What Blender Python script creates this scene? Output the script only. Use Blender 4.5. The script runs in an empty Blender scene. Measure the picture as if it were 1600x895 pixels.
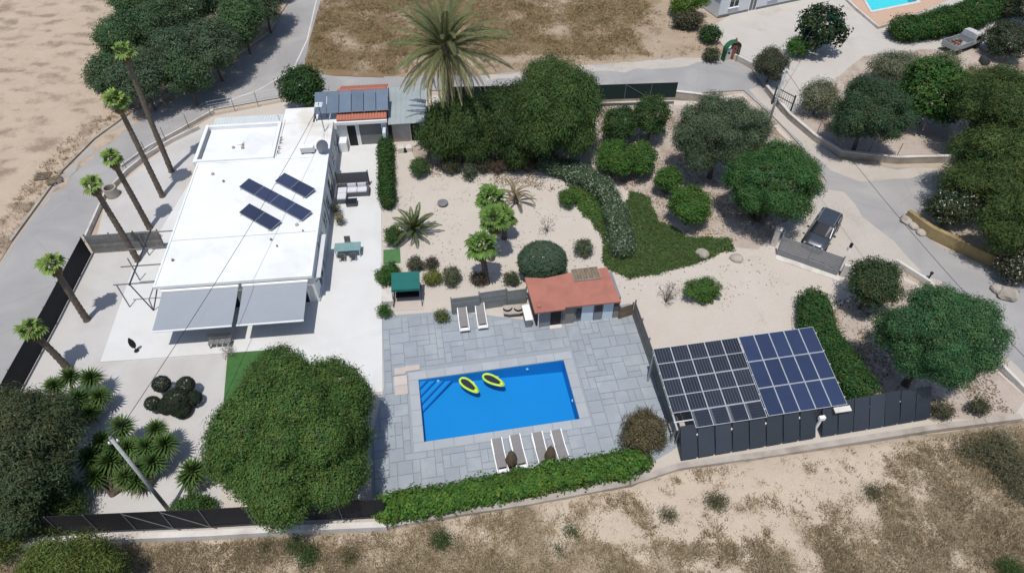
import bpy, bmesh, math, random
import numpy as np
from mathutils import Vector, Matrix, noise
from mathutils.geometry import delaunay_2d_cdt

# ---------------------------------------------------------------- camera, sky, sun, exposure
sc = bpy.context.scene
COL = sc.collection
CAM_H, FOC = 35.0, 1067.0
PITCH = math.radians(46.6)
cam = bpy.data.cameras.new("camera"); cam.sensor_width = 36; cam.lens = 24.0; cam.clip_end = 2000; cam.clip_start = .5
cam_o = bpy.data.objects.new("camera", cam); COL.objects.link(cam_o)
cam_o.location = (0, 0, CAM_H); cam_o.rotation_euler = (math.pi/2 - PITCH, 0, 0)
sc.camera = cam_o
SUN_EL, SHADOW_AZ = math.radians(72), math.radians(78)      # shadows fall away from the camera and to the right
w = bpy.data.worlds.new("World"); sc.world = w; w.use_nodes = True
nt = w.node_tree; bg = nt.nodes["Background"]
sky = nt.nodes.new("ShaderNodeTexSky"); sky.sky_type = 'NISHITA'; sky.sun_disc = False
sky.sun_elevation = SUN_EL; sky.sun_rotation = math.radians(90) - (SHADOW_AZ + math.pi)
nt.links.new(sky.outputs[0], bg.inputs[0]); bg.inputs[1].default_value = 0.125
sun = bpy.data.lights.new("sun", 'SUN'); sun.energy = 3.9; sun.angle = math.radians(.55); sun.color = (1, .965, .91)
sun_o = bpy.data.objects.new("sun", sun); COL.objects.link(sun_o)
sd = Vector((math.cos(SUN_EL)*math.cos(SHADOW_AZ), math.cos(SUN_EL)*math.sin(SHADOW_AZ), -math.sin(SUN_EL)))
sun_o.rotation_euler = sd.to_track_quat('-Z', 'Y').to_euler(); sun_o.location = (-20, -20, 60)
vs = sc.view_settings; vs.view_transform = 'Standard'; vs.look = 'None'; vs.gamma = 1; vs.exposure = 0.0
vs.use_curve_mapping = False

random.seed(4); RNG = np.random.default_rng(7)
# ---------------------------------------------------------------- survey: photo pixel -> point of the place at a height
FWD = np.array([0, math.cos(PITCH), -math.sin(PITCH)]); UP = np.array([0, math.sin(PITCH), math.cos(PITCH)])
def g(x, y, z=0.0):
    d = FWD*FOC + np.array([1., 0, 0])*(x-800) + UP*(447.5-y)
    t = (z-CAM_H)/d[2]
    return Vector((t*d[0], t*d[1], z))
def proj(p):
    d = np.array(p) - np.array([0, 0, CAM_H]); q = d@FWD
    return 800+FOC*d[0]/q, 447.5-FOC*(d@UP)/q, q/FOC
def hgt(bx, by, ty):
    b = g(bx, by); lo, hi = 0., 20.
    for _ in range(40):
        m = (lo+hi)/2
        if proj((b.x, b.y, m))[1] > ty: lo = m
        else: hi = m
    return lo

# ---------------------------------------------------------------- helpers
def mesh(name, v, f, mat=None, smooth=False):
    me = bpy.data.meshes.new(name); me.from_pydata([tuple(p) for p in v], [], f); me.update()
    if mat: me.materials.append(mat)
    if smooth: me.polygons.foreach_set("use_smooth", [True]*len(me.polygons))
    return me
def link(name, data, parent=None, loc=None, rot=None):
    o = bpy.data.objects.new(name, data); COL.objects.link(o)
    if parent is not None: o.parent = parent
    if loc is not None: o.location = loc
    if rot is not None: o.rotation_euler = rot
    return o
def tag(o, label=None, cat=None, group=None, kind=None):
    if label: o["label"] = label
    if cat: o["category"] = cat
    if group: o["group"] = group
    if kind: o["kind"] = kind
    return o
def thing(name, label, cat, loc=(0, 0, 0), rz=0.0, group=None):
    return tag(link(name, None, None, loc, (0, 0, rz)), label, cat, group)
def children(o): return [c for c in COL.objects if c.parent == o]
def copy_tree(o, parent=None):
    c = o.copy(); COL.objects.link(c)
    if parent is not None: c.parent = parent
    for ch in list(o.children): copy_tree(ch, c)
    return c
class MB:
    def __init__(s): s.v = []; s.f = []
    def add(s, vs, fs):
        n = len(s.v); s.v += [tuple(p) for p in vs]; s.f += [tuple(i+n for i in f) for f in fs]; return s
    def box(s, cx, cy, cz, sx, sy, sz, rz=0., rx=0., ry=0.):
        m = Matrix.Rotation(rz, 3, 'Z') @ Matrix.Rotation(ry, 3, 'Y') @ Matrix.Rotation(rx, 3, 'X')
        c = Vector((cx, cy, cz))
        vs = [c + m @ Vector((sx/2*a, sy/2*b, sz/2*d)) for a in (-1, 1) for b in (-1, 1) for d in (-1, 1)]
        return s.add(vs, [(0,1,3,2),(4,6,7,5),(0,4,5,1),(2,3,7,6),(0,2,6,4),(1,5,7,3)])
    def b2(s, x0, x1, y0, y1, z0, z1): return s.box((x0+x1)/2, (y0+y1)/2, (z0+z1)/2, x1-x0, y1-y0, z1-z0)
    def beam(s, p0, p1, wd, ht):
        p0, p1 = Vector(p0), Vector(p1); d = (p1-p0).normalized()
        u = d.cross(Vector((0, 0, 1)))
        if u.length < 1e-3: u = Vector((1, 0, 0))
        u.normalize(); n = u.cross(d)
        vs = [p + u*(wd/2*a) + n*(ht/2*b) for p in (p0, p1) for a, b in ((-1,-1),(1,-1),(1,1),(-1,1))]
        return s.add(vs, [(0,1,2,3),(7,6,5,4),(0,4,5,1),(1,5,6,2),(2,6,7,3),(3,7,4,0)])
    def cyl(s, p0, p1, r0, r1=None, n=10):
        return s.tube([p0, p1], [r0, r0 if r1 is None else r1], n)
    def tube(s, path, r, n=8):
        path = [Vector(p) for p in path]
        if not hasattr(r, '__len__'): r = [r]*len(path)
        vs = []
        for i, p in enumerate(path):
            d = (path[min(i+1, len(path)-1)]-path[max(i-1, 0)]).normalized()
            u = d.cross(Vector((.31, .17, .93)) if abs(d.z) < .9 else Vector((1, .1, 0))).normalized(); q = d.cross(u)
            vs += [p + (u*math.cos(2*math.pi*k/n)+q*math.sin(2*math.pi*k/n))*r[i] for k in range(n)]
        fs = [(i*n+k, i*n+(k+1) % n, (i+1)*n+(k+1) % n, (i+1)*n+k) for i in range(len(path)-1) for k in range(n)]
        fs += [tuple(reversed(range(n))), tuple(range((len(path)-1)*n, len(path)*n))]
        return s.add(vs, fs)
    def lathe(s, prof, c=(0, 0, 0), n=16):
        vs = [(c[0]+r*math.cos(2*math.pi*k/n), c[1]+r*math.sin(2*math.pi*k/n), c[2]+z) for r, z in prof for k in range(n)]
        fs = [(i*n+k, i*n+(k+1) % n, (i+1)*n+(k+1) % n, (i+1)*n+k) for i in range(len(prof)-1) for k in range(n)]
        fs += [tuple(reversed(range(n))), tuple(range((len(prof)-1)*n, len(prof)*n))]
        return s.add(vs, fs)
    def prism(s, poly, z0, z1):
        poly = [tuple(p[:2]) for p in poly]
        a = sum(poly[i][0]*poly[(i+1) % len(poly)][1]-poly[(i+1) % len(poly)][0]*poly[i][1] for i in range(len(poly)))
        if a < 0: poly = poly[::-1]
        n = len(poly); zz = (lambda i, z: z[i] if hasattr(z, '__len__') else z)
        vs = [(p[0], p[1], zz(i, z0)) for i, p in enumerate(poly)] + [(p[0], p[1], zz(i, z1)) for i, p in enumerate(poly)]
        return s.add(vs, [tuple(reversed(range(n))), tuple(range(n, 2*n))] + [(i, (i+1) % n, n+(i+1) % n, n+i) for i in range(n)])
    def hexa(s, b4, t4):        # any box: four bottom, four top points, anticlockwise
        return s.add(list(b4)+list(t4), [(3,2,1,0),(4,5,6,7),(0,1,5,4),(1,2,6,5),(2,3,7,6),(3,0,4,7)])
    def obj(s, name, mat, parent=None, loc=None, rot=None, smooth=False, bevel=0.):
        me = mesh(name, s.v, s.f, mat, smooth)
        if bevel:
            bm = bmesh.new(); bm.from_mesh(me)
            bmesh.ops.bevel(bm, geom=list(bm.edges), offset=bevel, segments=2, affect='EDGES', clamp_overlap=True)
            bm.to_mesh(me); bm.free()
        return link(name, me, parent, loc, rot)

# ---------------------------------------------------------------- materials
def new_mat(name):
    m = bpy.data.materials.new(name); m.use_nodes = True
    n = m.node_tree.nodes; return m, n, m.node_tree.links, n["Principled BSDF"]
def nz(n, l, vec, scale, detail=5, rough=.6, dist=0.):
    t = n.new("ShaderNodeTexNoise"); t.inputs["Scale"].default_value = scale; t.inputs["Detail"].default_value = detail
    t.inputs["Roughness"].default_value = rough; t.inputs["Distortion"].default_value = dist; l.new(vec, t.inputs["Vector"]); return t.outputs["Fac"]
def ramp(n, l, fac, stops):
    r = n.new("ShaderNodeValToRGB"); e = r.color_ramp.elements
    while len(e) < len(stops): e.new(.5)
    for k, (p, c) in enumerate(stops):
        e[k].position = p; e[k].color = (*c, 1) if hasattr(c, '__len__') else (c, c, c, 1)
    l.new(fac, r.inputs[0]); return r.outputs[0]
def mix(n, l, fac, a, b, mode='MIX'):
    m = n.new("ShaderNodeMix"); m.data_type = 'RGBA'; m.blend_type = mode
    for s_, v_ in ((m.inputs[0], fac), (m.inputs[6], a), (m.inputs[7], b)):
        if hasattr(v_, 'is_output'): l.new(v_, s_)
        elif hasattr(v_, '__len__'): s_.default_value = (*v_, 1)
        else: s_.default_value = v_
    return m.outputs[2]
def pos(n, l):
    return n.new("ShaderNodeNewGeometry").outputs["Position"]
def bump(n, l, b, h, strength, dist=.02):
    k = n.new("ShaderNodeBump"); k.inputs["Strength"].default_value = strength; k.inputs["Distance"].default_value = dist
    l.new(h, k.inputs["Height"]); l.new(k.outputs[0], b.inputs["Normal"])
def mat(name, c, c2=None, scale=1.5, rough=.8, bmp=.2, spec=.3, metal=0., stain=None, sscale=.35, rnd=0.):
    m, n, l, b = new_mat(name)
    c2 = c2 or tuple(x*.8 for x in c)
    p = pos(n, l)
    a = nz(n, l, p, scale, 8, .65)
    col = mix(n, l, ramp(n, l, a, [(.35, 0.), (.65, 1.)]), c, c2)
    if stain:
        s_ = nz(n, l, p, sscale, 6, .6, .4)
        col = mix(n, l, ramp(n, l, s_, [(.48, 0.), (.66, 1.)]), col, stain)
    if rnd:
        oi = n.new("ShaderNodeObjectInfo")
        col = mix(n, l, 1., col, ramp(n, l, oi.outputs["Random"], [(0., 1-rnd), (1., 1+rnd*.6)]), 'MULTIPLY')
    l.new(col, b.inputs["Base Color"]); b.inputs["Roughness"].default_value = rough
    b.inputs["Specular IOR Level"].default_value = spec; b.inputs["Metallic"].default_value = metal
    if bmp: bump(n, l, b, nz(n, l, p, scale*9, 6, .7), bmp)
    return m
WHITE = mat('white_render', (.69, .70, .70), (.64, .65, .65), .8, .75, .08)
ROOFW = mat('roof_membrane', (.69, .71, .715), (.66, .68, .685), .5, .7, .08, stain=(.60, .605, .595), sscale=.35)
ROOFB = mat('roof_membrane_dusty', (.67, .675, .665), (.64, .63, .61), .6, .8, .08, stain=(.55, .51, .45), sscale=.25)
WALLS = mat('painted_wall', (.55, .56, .57), (.5, .5, .5), .9, .8, .1)
TERR = mat('terrace_concrete', (.575, .575, .565), (.55, .545, .53), .5, .8, .08, stain=(.52, .515, .50), sscale=.3)
YARDC = mat('yard_concrete', (.465, .45, .435), (.435, .42, .40), .35, .85, .12, stain=(.40, .38, .36), sscale=.25)
SLATE = mat('deck_slate', (.275, .302, .328), (.25, .277, .305), 1.6, .6, .12, .35, stain=(.305, .33, .35), sscale=.7, rnd=.07)
GROUT = mat('deck_mortar', (.262, .288, .313), (.245, .27, .296), 2., .85, .1)
COPE = mat('pool_coping', (.345, .365, .38), (.315, .335, .355), 1.2, .65, .12, rnd=.07)
PATCHS = mat('deck_sandstone', (.48, .42, .38), (.44, .385, .35), 2., .8, .1, rnd=.1)
CONC = mat('concrete', (.385, .345, .30), (.31, .275, .235), 1.2, .9, .3, stain=(.245, .215, .18), sscale=.6)
CONCW = mat('whitewashed_wall', (.58, .55, .52), (.5, .47, .43), 1.3, .9, .25, stain=(.40, .36, .32), sscale=.6)
STEEL = mat('galvanised_steel', (.5, .52, .53), None, 2., .4, .0, .5, .8)
DARKM = mat('dark_metal', (.04, .042, .045), None, 2., .5, 0)
GREYM = mat('grey_metal', (.18, .185, .19), None, 2., .5, 0)
SCREEN = mat('black_screen_cloth', (.016, .017, .020), (.022, .023, .026), 3., .7, .1, .2)
SCREENG = mat('dark_green_screen', (.012, .028, .026), (.016, .034, .03), 3., .75, .1, .2)
AWN = mat('awning_canvas', (.275, .295, .325), (.26, .28, .31), 1., .8, .05)
GLASSD = mat('dark_glass', (.012, .014, .017), None, 1., .08, 0, .6)
TERRA = mat('terracotta', (.40, .15, .10), (.34, .125, .085), 1.5, .85, .15)
REDROOF = mat('red_roof_coating', (.36, .145, .105), (.32, .13, .095), 1.2, .85, .15, stain=(.29, .12, .09), sscale=.9)
WOODG = mat('weathered_grey_boards', (.20, .195, .185), (.14, .137, .13), 3., .85, .25, rnd=.22)
WOODS = mat('slatted_grey_boards', (.20, .215, .215), (.165, .18, .18), 3., .8, .2, rnd=.16)
WOODB = mat('dry_brown_wood', (.19, .145, .10), (.13, .10, .07), 2.5, .9, .3, rnd=.15)
BARK = mat('bark', (.13, .105, .085), (.075, .06, .048), 4., .95, .6)
PALMB = mat('palm_trunk_bark', (.17, .135, .105), (.09, .07, .054), 5., .95, .7)
PLASTW = mat('white_plastic', (.78, .78, .78), (.74, .74, .74), 2., .4, 0, .5)
MESHF = mat('grey_mesh_fabric', (.215, .20, .20), (.185, .175, .175), 8., .85, .05)
SOFAD = mat('charcoal_rattan', (.10, .105, .115), (.08, .085, .09), 9., .7, .1)
CUSH = mat('pale_cushion', (.56, .56, .60), (.52, .52, .56), 2., .9, .05)
BLACK = mat('black_rubber', (.012, .012, .013), None, 2., .7, 0)
BROWN = mat('brown_canvas', (.12, .085, .055), (.09, .065, .042), 4., .9, .15)
LIME = mat('lime_plastic', (.50, .70, .06), None, 3., .35, 0, .5)
NAVYF = mat('navy_float_mesh', (.015, .025, .04), None, 3., .6, 0)
TEAL = mat('teal_canvas', (.012, .12, .105), (.010, .10, .09), 2., .8, .05)
TEALG = mat('teal_tabletop', (.19, .30, .29), (.16, .26, .26), 2., .3, 0, .5)
TURF = mat('artificial_turf', (.05, .13, .035), (.04, .105, .03), 3., .95, .4)
TURFM = mat('turf_mat', (.075, .17, .06), (.06, .14, .05), 3., .95, .4)
CORR = mat('corrugated_sheet', (.55, .58, .58), (.50, .53, .53), .8, .5, .05, .4)
ZINC = mat('zinc_shed_roof', (.30, .34, .345), (.26, .295, .30), .7, .55, .08, .4)
SHUT = mat('roller_shutter_grey', (.15, .155, .155), None, 1., .6, .05)
YELLO = mat('ochre_plaster', (.34, .25, .115), (.25, .19, .095), 1., .9, .2, stain=(.20, .16, .10), sscale=.7)
BRICK = mat('brick_red', (.30, .115, .07), (.22, .085, .055), 4., .9, .3, rnd=.2)
CABLE = mat('cable_black', (.03, .03, .03), None, 2., .6, 0)
LBLUE = mat('pale_blue_door', (.52, .60, .66), (.48, .56, .62), 1., .6, .05)
GREYW = mat('pool_house_grey', (.20, .21, .23), (.17, .18, .20), 1.2, .8, .15)
TAUPE = mat('pool_house_taupe', (.215, .195, .185), (.18, .165, .155), 1.2, .85, .15)
WOODP = mat('pole_timber', (.40, .41, .41), (.30, .31, .31), 3., .85, .2)
BLUEP = mat('blue_plastic', (.01, .14, .55), None, 3., .4, 0)
TIN = mat('truck_grey', (.30, .32, .33), (.24, .25, .26), 2., .5, .05)

def asphalt():
    m, n, l, b = new_mat('worn_asphalt'); p = pos(n, l)
    a = nz(n, l, p, .22, 7, .6, .5); f = nz(n, l, p, 14, 3, .7)
    c = ramp(n, l, a, [(.32, (.262, .254, .25)), (.5, (.295, .285, .278)), (.68, (.338, .325, .312))])
    c = mix(n, l, .35, c, ramp(n, l, f, [(.3, .75), (.7, 1.2)]), 'MULTIPLY')
    v = n.new("ShaderNodeTexVoronoi"); v.feature = 'DISTANCE_TO_EDGE'; v.inputs["Scale"].default_value = .16; l.new(p, v.inputs["Vector"])
    c = mix(n, l, ramp(n, l, v.outputs["Distance"], [(0., .16), (.012, 0.)]), c, (.17, .165, .165))
    l.new(c, b.inputs["Base Color"]); b.inputs["Roughness"].default_value = .85; b.inputs["Specular IOR Level"].default_value = .25
    bump(n, l, b, f, .25, .01); return m
ROAD = asphalt()

def soil(name, sand, sand2, dark, dry, wave=None):
    """earth that the attribute 'grass' turns from bare sand to dry litter; fine pebbles and crumbs over it"""
    m, n, l, b = new_mat(name); p = pos(n, l)
    at = n.new("ShaderNodeAttribute"); at.attribute_name = 'grass'
    a = nz(n, l, p, .5, 8, .65, .3); f = nz(n, l, p, 3.2, 8, .75); ff = nz(n, l, p, 16, 4, .7)
    c = mix(n, l, ramp(n, l, a, [(.35, 0.), (.65, 1.)]), sand, sand2)
    k = n.new("ShaderNodeMath"); k.operation = 'ADD'; l.new(at.outputs["Fac"], k.inputs[0])
    k2 = n.new("ShaderNodeMath"); k2.operation = 'MULTIPLY_ADD'; l.new(f, k2.inputs[0]); k2.inputs[1].default_value = 1.5; k2.inputs[2].default_value = -.75
    l.new(k2.outputs[0], k.inputs[1])
    c = mix(n, l, ramp(n, l, k.outputs[0], [(.30, 0.), (.85, 1.)]), c, mix(n, l, ramp(n, l, ff, [(.4, 0.), (.62, 1.)]), dry, dark))
    c = mix(n, l, .5, c, ramp(n, l, ff, [(.3, .72), (.7, 1.2)]), 'MULTIPLY')
    if wave:
        wv = n.new("ShaderNodeTexWave"); wv.inputs["Scale"].default_value = wave; wv.inputs["Distortion"].default_value = 5; wv.inputs["Detail"].default_value = 4
        wv.bands_direction = 'X'; l.new(p, wv.inputs["Vector"])
        c = mix(n, l, ramp(n, l, wv.outputs["Fac"], [(.0, .32), (.35, 0.)]), c, dark)
    l.new(c, b.inputs["Base Color"]); b.inputs["Roughness"].default_value = .95; b.inputs["Specular IOR Level"].default_value = .1
    bump(n, l, b, f, .55, .08); return m
SAND = soil('garden_sand', (.49, .44, .39), (.465, .415, .36), (.27, .21, .165), (.36, .30, .25))
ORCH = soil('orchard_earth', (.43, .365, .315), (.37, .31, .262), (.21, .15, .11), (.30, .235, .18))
FIELD = soil('dry_field_earth', (.475, .395, .31), (.425, .35, .27), (.22, .175, .12), (.335, .268, .19))
FIELDT = soil('far_field_earth', (.365, .29, .215), (.31, .24, .17), (.15, .108, .062), (.23, .165, .095))
PLOUGH = soil('ploughed_sand', (.435, .35, .268), (.40, .315, .238), (.19, .145, .105), (.31, .245, .185))
PALE = soil('pale_gravel_yard', (.47, .44, .405), (.44, .41, .37), (.30, .26, .22), (.40, .365, .32))
DRIVE = soil('driveway_dust', (.445, .405, .36), (.41, .37, .325), (.28, .25, .22), (.36, .33, .30))
BASE = soil('open_ground', (.42, .35, .28), (.36, .295, .225), (.2, .16, .11), (.28, .22, .15))

def leafmat(name, trans=.3, rough=.7):
    m, n, l, b = new_mat(name)
    at = n.new("ShaderNodeAttribute"); at.attribute_name = 'leaf'
    oi = n.new("ShaderNodeObjectInfo")
    c = mix(n, l, 1., at.outputs["Color"], ramp(n, l, oi.outputs["Random"], [(0., (.9, .94, .9)), (1., (1.1, 1.06, 1.0))]), 'MULTIPLY')
    l.new(c, b.inputs["Base Color"]); b.inputs["Roughness"].default_value = rough; b.inputs["Specular IOR Level"].default_value = .12
    t = n.new("ShaderNodeBsdfTranslucent"); l.new(c, t.inputs["Color"])
    s_ = n.new("ShaderNodeMixShader"); s_.inputs[0].default_value = trans
    l.new(b.outputs[0], s_.inputs[1]); l.new(t.outputs[0], s_.inputs[2]); l.new(s_.outputs[0], n["Material Output"].inputs["Surface"]); return m
LEAF = leafmat('leaf')
FROND = leafmat('palm_leaf', .15, .45)

def pvmat(name, cell, line, nx, ny, frame=.02, rough=.12):
    """cells of a solar panel in its own 0..1 face coordinates: bus lines and cell joints are print under glass"""
    m, n, l, b = new_mat(name)
    uv = n.new("ShaderNodeUVMap"); sep = n.new("ShaderNodeSeparateXYZ"); l.new(uv.outputs[0], sep.inputs[0])
    def grid(out, k, wd):
        a = n.new("ShaderNodeMath"); a.operation = 'MULTIPLY'; l.new(out, a.inputs[0]); a.inputs[1].default_value = k
        f = n.new("ShaderNodeMath"); f.operation = 'FRACT'; l.new(a.outputs[0], f.inputs[0])
        c_ = n.new("ShaderNodeMath"); c_.operation = 'LESS_THAN'; l.new(f.outputs[0], c_.inputs[0]); c_.inputs[1].default_value = wd; return c_.outputs[0]
    gx = grid(sep.outputs[0], nx, .16 if nx < 8 else .10); gy = grid(sep.outputs[1], ny, .08)
    mx = n.new("ShaderNodeMath"); mx.operation = 'MAXIMUM'; l.new(gx, mx.inputs[0]); mx.inputs[1].default_value = 0
    my = n.new("ShaderNodeMath"); my.operation = 'MULTIPLY'; l.new(gy, my.inputs[0]); my.inputs[1].default_value = .5
    ad = n.new("ShaderNodeMath"); ad.operation = 'MAXIMUM'; l.new(mx.outputs[0], ad.inputs[0]); l.new(my.outputs[0], ad.inputs[1])
    oi = n.new("ShaderNodeObjectInfo")
    p = pos(n, l); cc = mix(n, l, nz(n, l, p, .9, 4), cell, tuple(x*1.5 for x in cell))
    cc = mix(n, l, 1., cc, ramp(n, l, oi.outputs["Random"], [(0., .8), (1., 1.2)]), 'MULTIPLY')
    l.new(mix(n, l, ad.outputs[0], cc, line), b.inputs["Base Color"])
    l.new(ramp(n, l, nz(n, l, p, 2., 5), [(.3, rough), (.7, rough+.15)]), b.inputs["Roughness"]); b.inputs["Specular IOR Level"].default_value = .5
    return m
PV_BLACK = pvmat('solar_cells_black', (.016, .019, .028), (.085, .092, .105), 6, 6)
PV_BLUE = pvmat('solar_cells_blue', (.021, .031, .068), (.028, .040, .08), 6, 10)
PV_ROOF = pvmat('solar_cells_navy', (.026, .034, .066), (.034, .042, .078), 6, 10)
PV_DARK = pvmat('solar_cells_slate', (.022, .028, .038), (.026, .033, .044), 6, 10, rough=.3)
PV_GLARE = pvmat('solar_cells_sky_glare', (.085, .115, .155), (.088, .118, .158), 6, 10, rough=.35)  # sky glare on the annex panels, put into a paler cell colour
ALU = mat('aluminium_frame', (.58, .60, .62), None, 2., .45, 0, .5, .3)
# ---------------------------------------------------------------- ground sheets
def inside(poly, x, y):
    r = False; j = len(poly)-1
    for i in range(len(poly)):
        xi, yi = poly[i]; xj, yj = poly[j]
        if (yi > y) != (yj > y) and x < (xj-xi)*(y-yi)/(yj-yi+1e-12)+xi: r = not r
        j = i
    return r
def inside_np(poly, X, Y):
    r = np.zeros(X.shape, bool); j = len(poly)-1
    for i in range(len(poly)):
        xi, yi = poly[i]; xj, yj = poly[j]
        c = ((yi > Y) != (yj > Y)) & (X < (xj-xi)*(Y-yi)/(yj-yi+1e-12)+xi); r ^= c; j = i
    return r
def fbm(x, y, s, seed=0.): return noise.fractal(Vector((x*s, y*s, seed)), .9, 2.1, 5)
def outline(px, step=1.2, jit=0., seed=0., z=0.):
    P = [g(*q, z) for q in px]; out = []
    for i, a in enumerate(P):
        b = P[(i+1) % len(P)]; n = max(1, int((b-a).length/step))
        for k in range(n):
            p = a.lerp(b, k/n); d = (b-a).normalized(); o = Vector((-d.y, d.x, 0))
            p = p + o*(jit*fbm(p.x, p.y, .6, seed)); out.append((p.x, p.y))
    return out
def sheet(name, px, z, m, res=0., amp=0., jit=0., seed=0., grass=None, sink=0., step=1.2, world=False, holes=()):
    poly = px if world else outline(px, step, jit, seed)
    pts = [Vector(p) for p in poly]; nb = len(pts)
    if res:
        xs = [p[0] for p in poly]; ys = [p[1] for p in poly]
        X, Y = np.meshgrid(np.arange(min(xs), max(xs), res), np.arange(min(ys), max(ys), res))
        X = X + RNG.uniform(-.3, .3, X.shape)*res; Y = Y + RNG.uniform(-.3, .3, Y.shape)*res
        k = inside_np(poly, X, Y); pts += [Vector((a, b)) for a, b in zip(X[k], Y[k])]
    ed = [(i, (i+1) % nb) for i in range(nb)]
    for h in holes:
        if res: pts = pts[:nb]+[p for p in pts[nb:] if not inside(h, p.x, p.y)]
    for h in holes:
        k = len(pts); pts += [Vector(p) for p in h]; ed += [(k+i, k+(i+1) % len(h)) for i in range(len(h))]
    vv, _, ff, ov, _, _ = delaunay_2d_cdt(pts, ed, [], 1, 1e-4)
    for h in holes: ff = [f for f in ff if not inside(h, sum(vv[i].x for i in f)/len(f), sum(vv[i].y for i in f)/len(f))]
    bset = {i for i, o in enumerate(ov) if any(k < nb for k in o)}
    vs = []; at = []
    for i, p in enumerate(vv):
        gr = grass(p.x, p.y) if grass else 0.
        h = z + (amp*(.5+.5*fbm(p.x, p.y, .45, seed)) if amp else 0)
        if i in bset and sink: h = z - sink
        vs.append((p.x, p.y, h)); at.append(gr)
    me = mesh(name, vs, [tuple(f) for f in ff], m, bool(amp))
    a = me.attributes.new('grass', 'FLOAT', 'POINT'); a.data.foreach_set('value', at)
    if me.polygons and me.polygons[0].normal.z < 0: me.flip_normals()
    o = link(name, me); o["kind"] = "structure"; return o, poly

S_ = 400
# the two pools are real basins: their outlines are cut out of every sheet above them
PA = math.radians(9.6); PO = Vector((-5.09, 20.66, 0)); PX = Vector((math.cos(PA), math.sin(PA), 0)); PY = Vector((-PX.y, PX.x, 0))
PW, PD = 9.25, 4.45
def pl(x, y, z=0.): return PO+PX*x+PY*y+Vector((0, 0, z))
pool_hole = [tuple(pl(x, y)[:2]) for x, y in ((0, 0), (PW, 0), (PW, PD), (0, PD))]
NP = [g(1362, 18), g(1432, 3), g(1400, -45), g(1325, -30)]
NP[3] = NP[0]+(NP[2]-NP[1])
npool_hole = [tuple(p[:2]) for p in NP]
sheet('ground', [(-S_, -S_), (S_, -S_), (S_, S_), (-S_, S_)], -.08, BASE, world=True, holes=[pool_hole, npool_hole])
def clamp(v): return max(0., min(1., v))
def gr_bottom(x, y):
    px = proj((x, y, 0))
    bare = math.exp(-(((px[0]-1100)/200)**2+((px[1]-790)/70)**2))*.6 + math.exp(-(((px[0]-1330)/140)**2+((px[1]-730)/45)**2))*.5
    return clamp(.62 + .62*fbm(x, y, .5, 3.) + .3*fbm(x, y, 1.3, 8.) + (.2 if px[0] > 1380 or px[1] > 850 else 0) - bare)
def gr_top(x, y):
    px = proj((x, y, 0)); bare = clamp((px[0]-980)/70)*.75 if px[1] > -40 else 0
    return clamp(.85 + .6*fbm(x, y, .3, 13.) - bare - (.35 if px[1] > 88 and px[0] > 620 else 0))
def gr_left(x, y): return clamp(.30 + 1.1*fbm(x*.45, y, .9, 23.))
def gr_orch(x, y): return clamp(.28 + .8*fbm(x, y, .4, 33.))
def gr_sand(x, y): return clamp(-.02 + .55*fbm(x, y, .35, 43.))
def gr_neigh(x, y): return clamp(.05 + .7*fbm(x, y, .35, 53.))

road_left = [(470,-120),(455,0),(425,52),(352,108),(280,140),(215,175),(150,222),(100,272),(60,327),(20,382),(0,415),(-150,640),(-280,860),(-110,860),(20,612),(128,385),(165,300),(200,262),(260,213),(330,172),(440,152),(480,148),(612,142),(612,122),(520,119),(474,110),(484,60),(502,0),(520,-120)]
sheet('road', road_left, 0., ROAD, step=2.)
road_right = [(600,120),(760,116),(930,99),(1060,90),(1110,86),(1140,92),(1172,108),(1187,132),(1228,186),(1268,226),(1312,250),(1400,262),(1490,262),(1620,236),(1900,215),(1900,300),(1620,330),(1480,318),(1405,340),(1470,385),(1560,425),(1620,440),(1950,660),(1950,900),(1620,620),(1552,565),(1452,448),(1400,412),(1312,424),(1216,372),(1292,284),(1266,244),(1214,188),(1162,141),(1080,146),(935,146),(600,140)]
sheet('road', road_right, .004, ROAD, step=2.)
sheet('driveway', [(1214,384),(1225,350),(1262,318),(1292,296),(1318,300),(1350,338),(1395,378),(1442,428),(1400,418),(1318,418)], .012, DRIVE, 1., 0., .3, 5., gr_neigh)
sheet('road_apron', [(1186,136),(1232,188),(1314,250),(1400,264),(1480,262),(1420,278),(1345,284),(1300,266),(1262,236),(1214,184),(1170,140)], .010, DRIVE, 1., 0., .35, 6., gr_neigh)
sheet('dry_field', [(-700,1180),(-420,880),(60,850),(600,826),(985,757),(1060,731),(1590,660),(1640,652),(1900,900),(2100,1180)], .02, FIELD, .45, .14, .15, 3., gr_bottom, .06)
sheet('far_field', [(474,108),(484,60),(503,0),(530,-140),(940,-140),(1020,-60),(1075,0),(1105,40),(1140,90),(1050,92),(930,101),(760,118),(600,121),(520,117)], .02, FIELDT, .5, .16, .2, 13., gr_top, .06)
sheet('ploughed_field', [(-900,-140),(465,-140),(452,0),(420,52),(348,106),(276,136),(212,171),(146,218),(96,268),(56,323),(16,378),(-4,411),(-154,636),(-290,860),(-700,860)], .02, PLOUGH, .6, .16, .2, 23., gr_left, .06)
yard = [(143,397),(166,310),(205,272),(262,226),(332,182),(440,160),(600,148),(935,153),(1080,158),(1160,146),(1212,192),(1262,246),(1286,286),(1212,370),(1310,430),(1400,425),(1450,452),(1552,572),(1610,622),(1760,760),(1640,652),(1590,655),(1060,726),(985,752),(600,820),(40,846),(-110,850),(36,602)]
sheet('garden_ground', yard, .006, SAND, .7, 0., 0., 43., gr_sand, holes=[pool_hole])
sheet('orchard_ground', [(932,160),(1080,165),(1160,150),(1258,248),(1280,286),(1206,366),(1185,390),(1130,382),(1050,365),(985,300),(930,262)], .012, ORCH, .6, 0., .35, 33., gr_orch)
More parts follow.
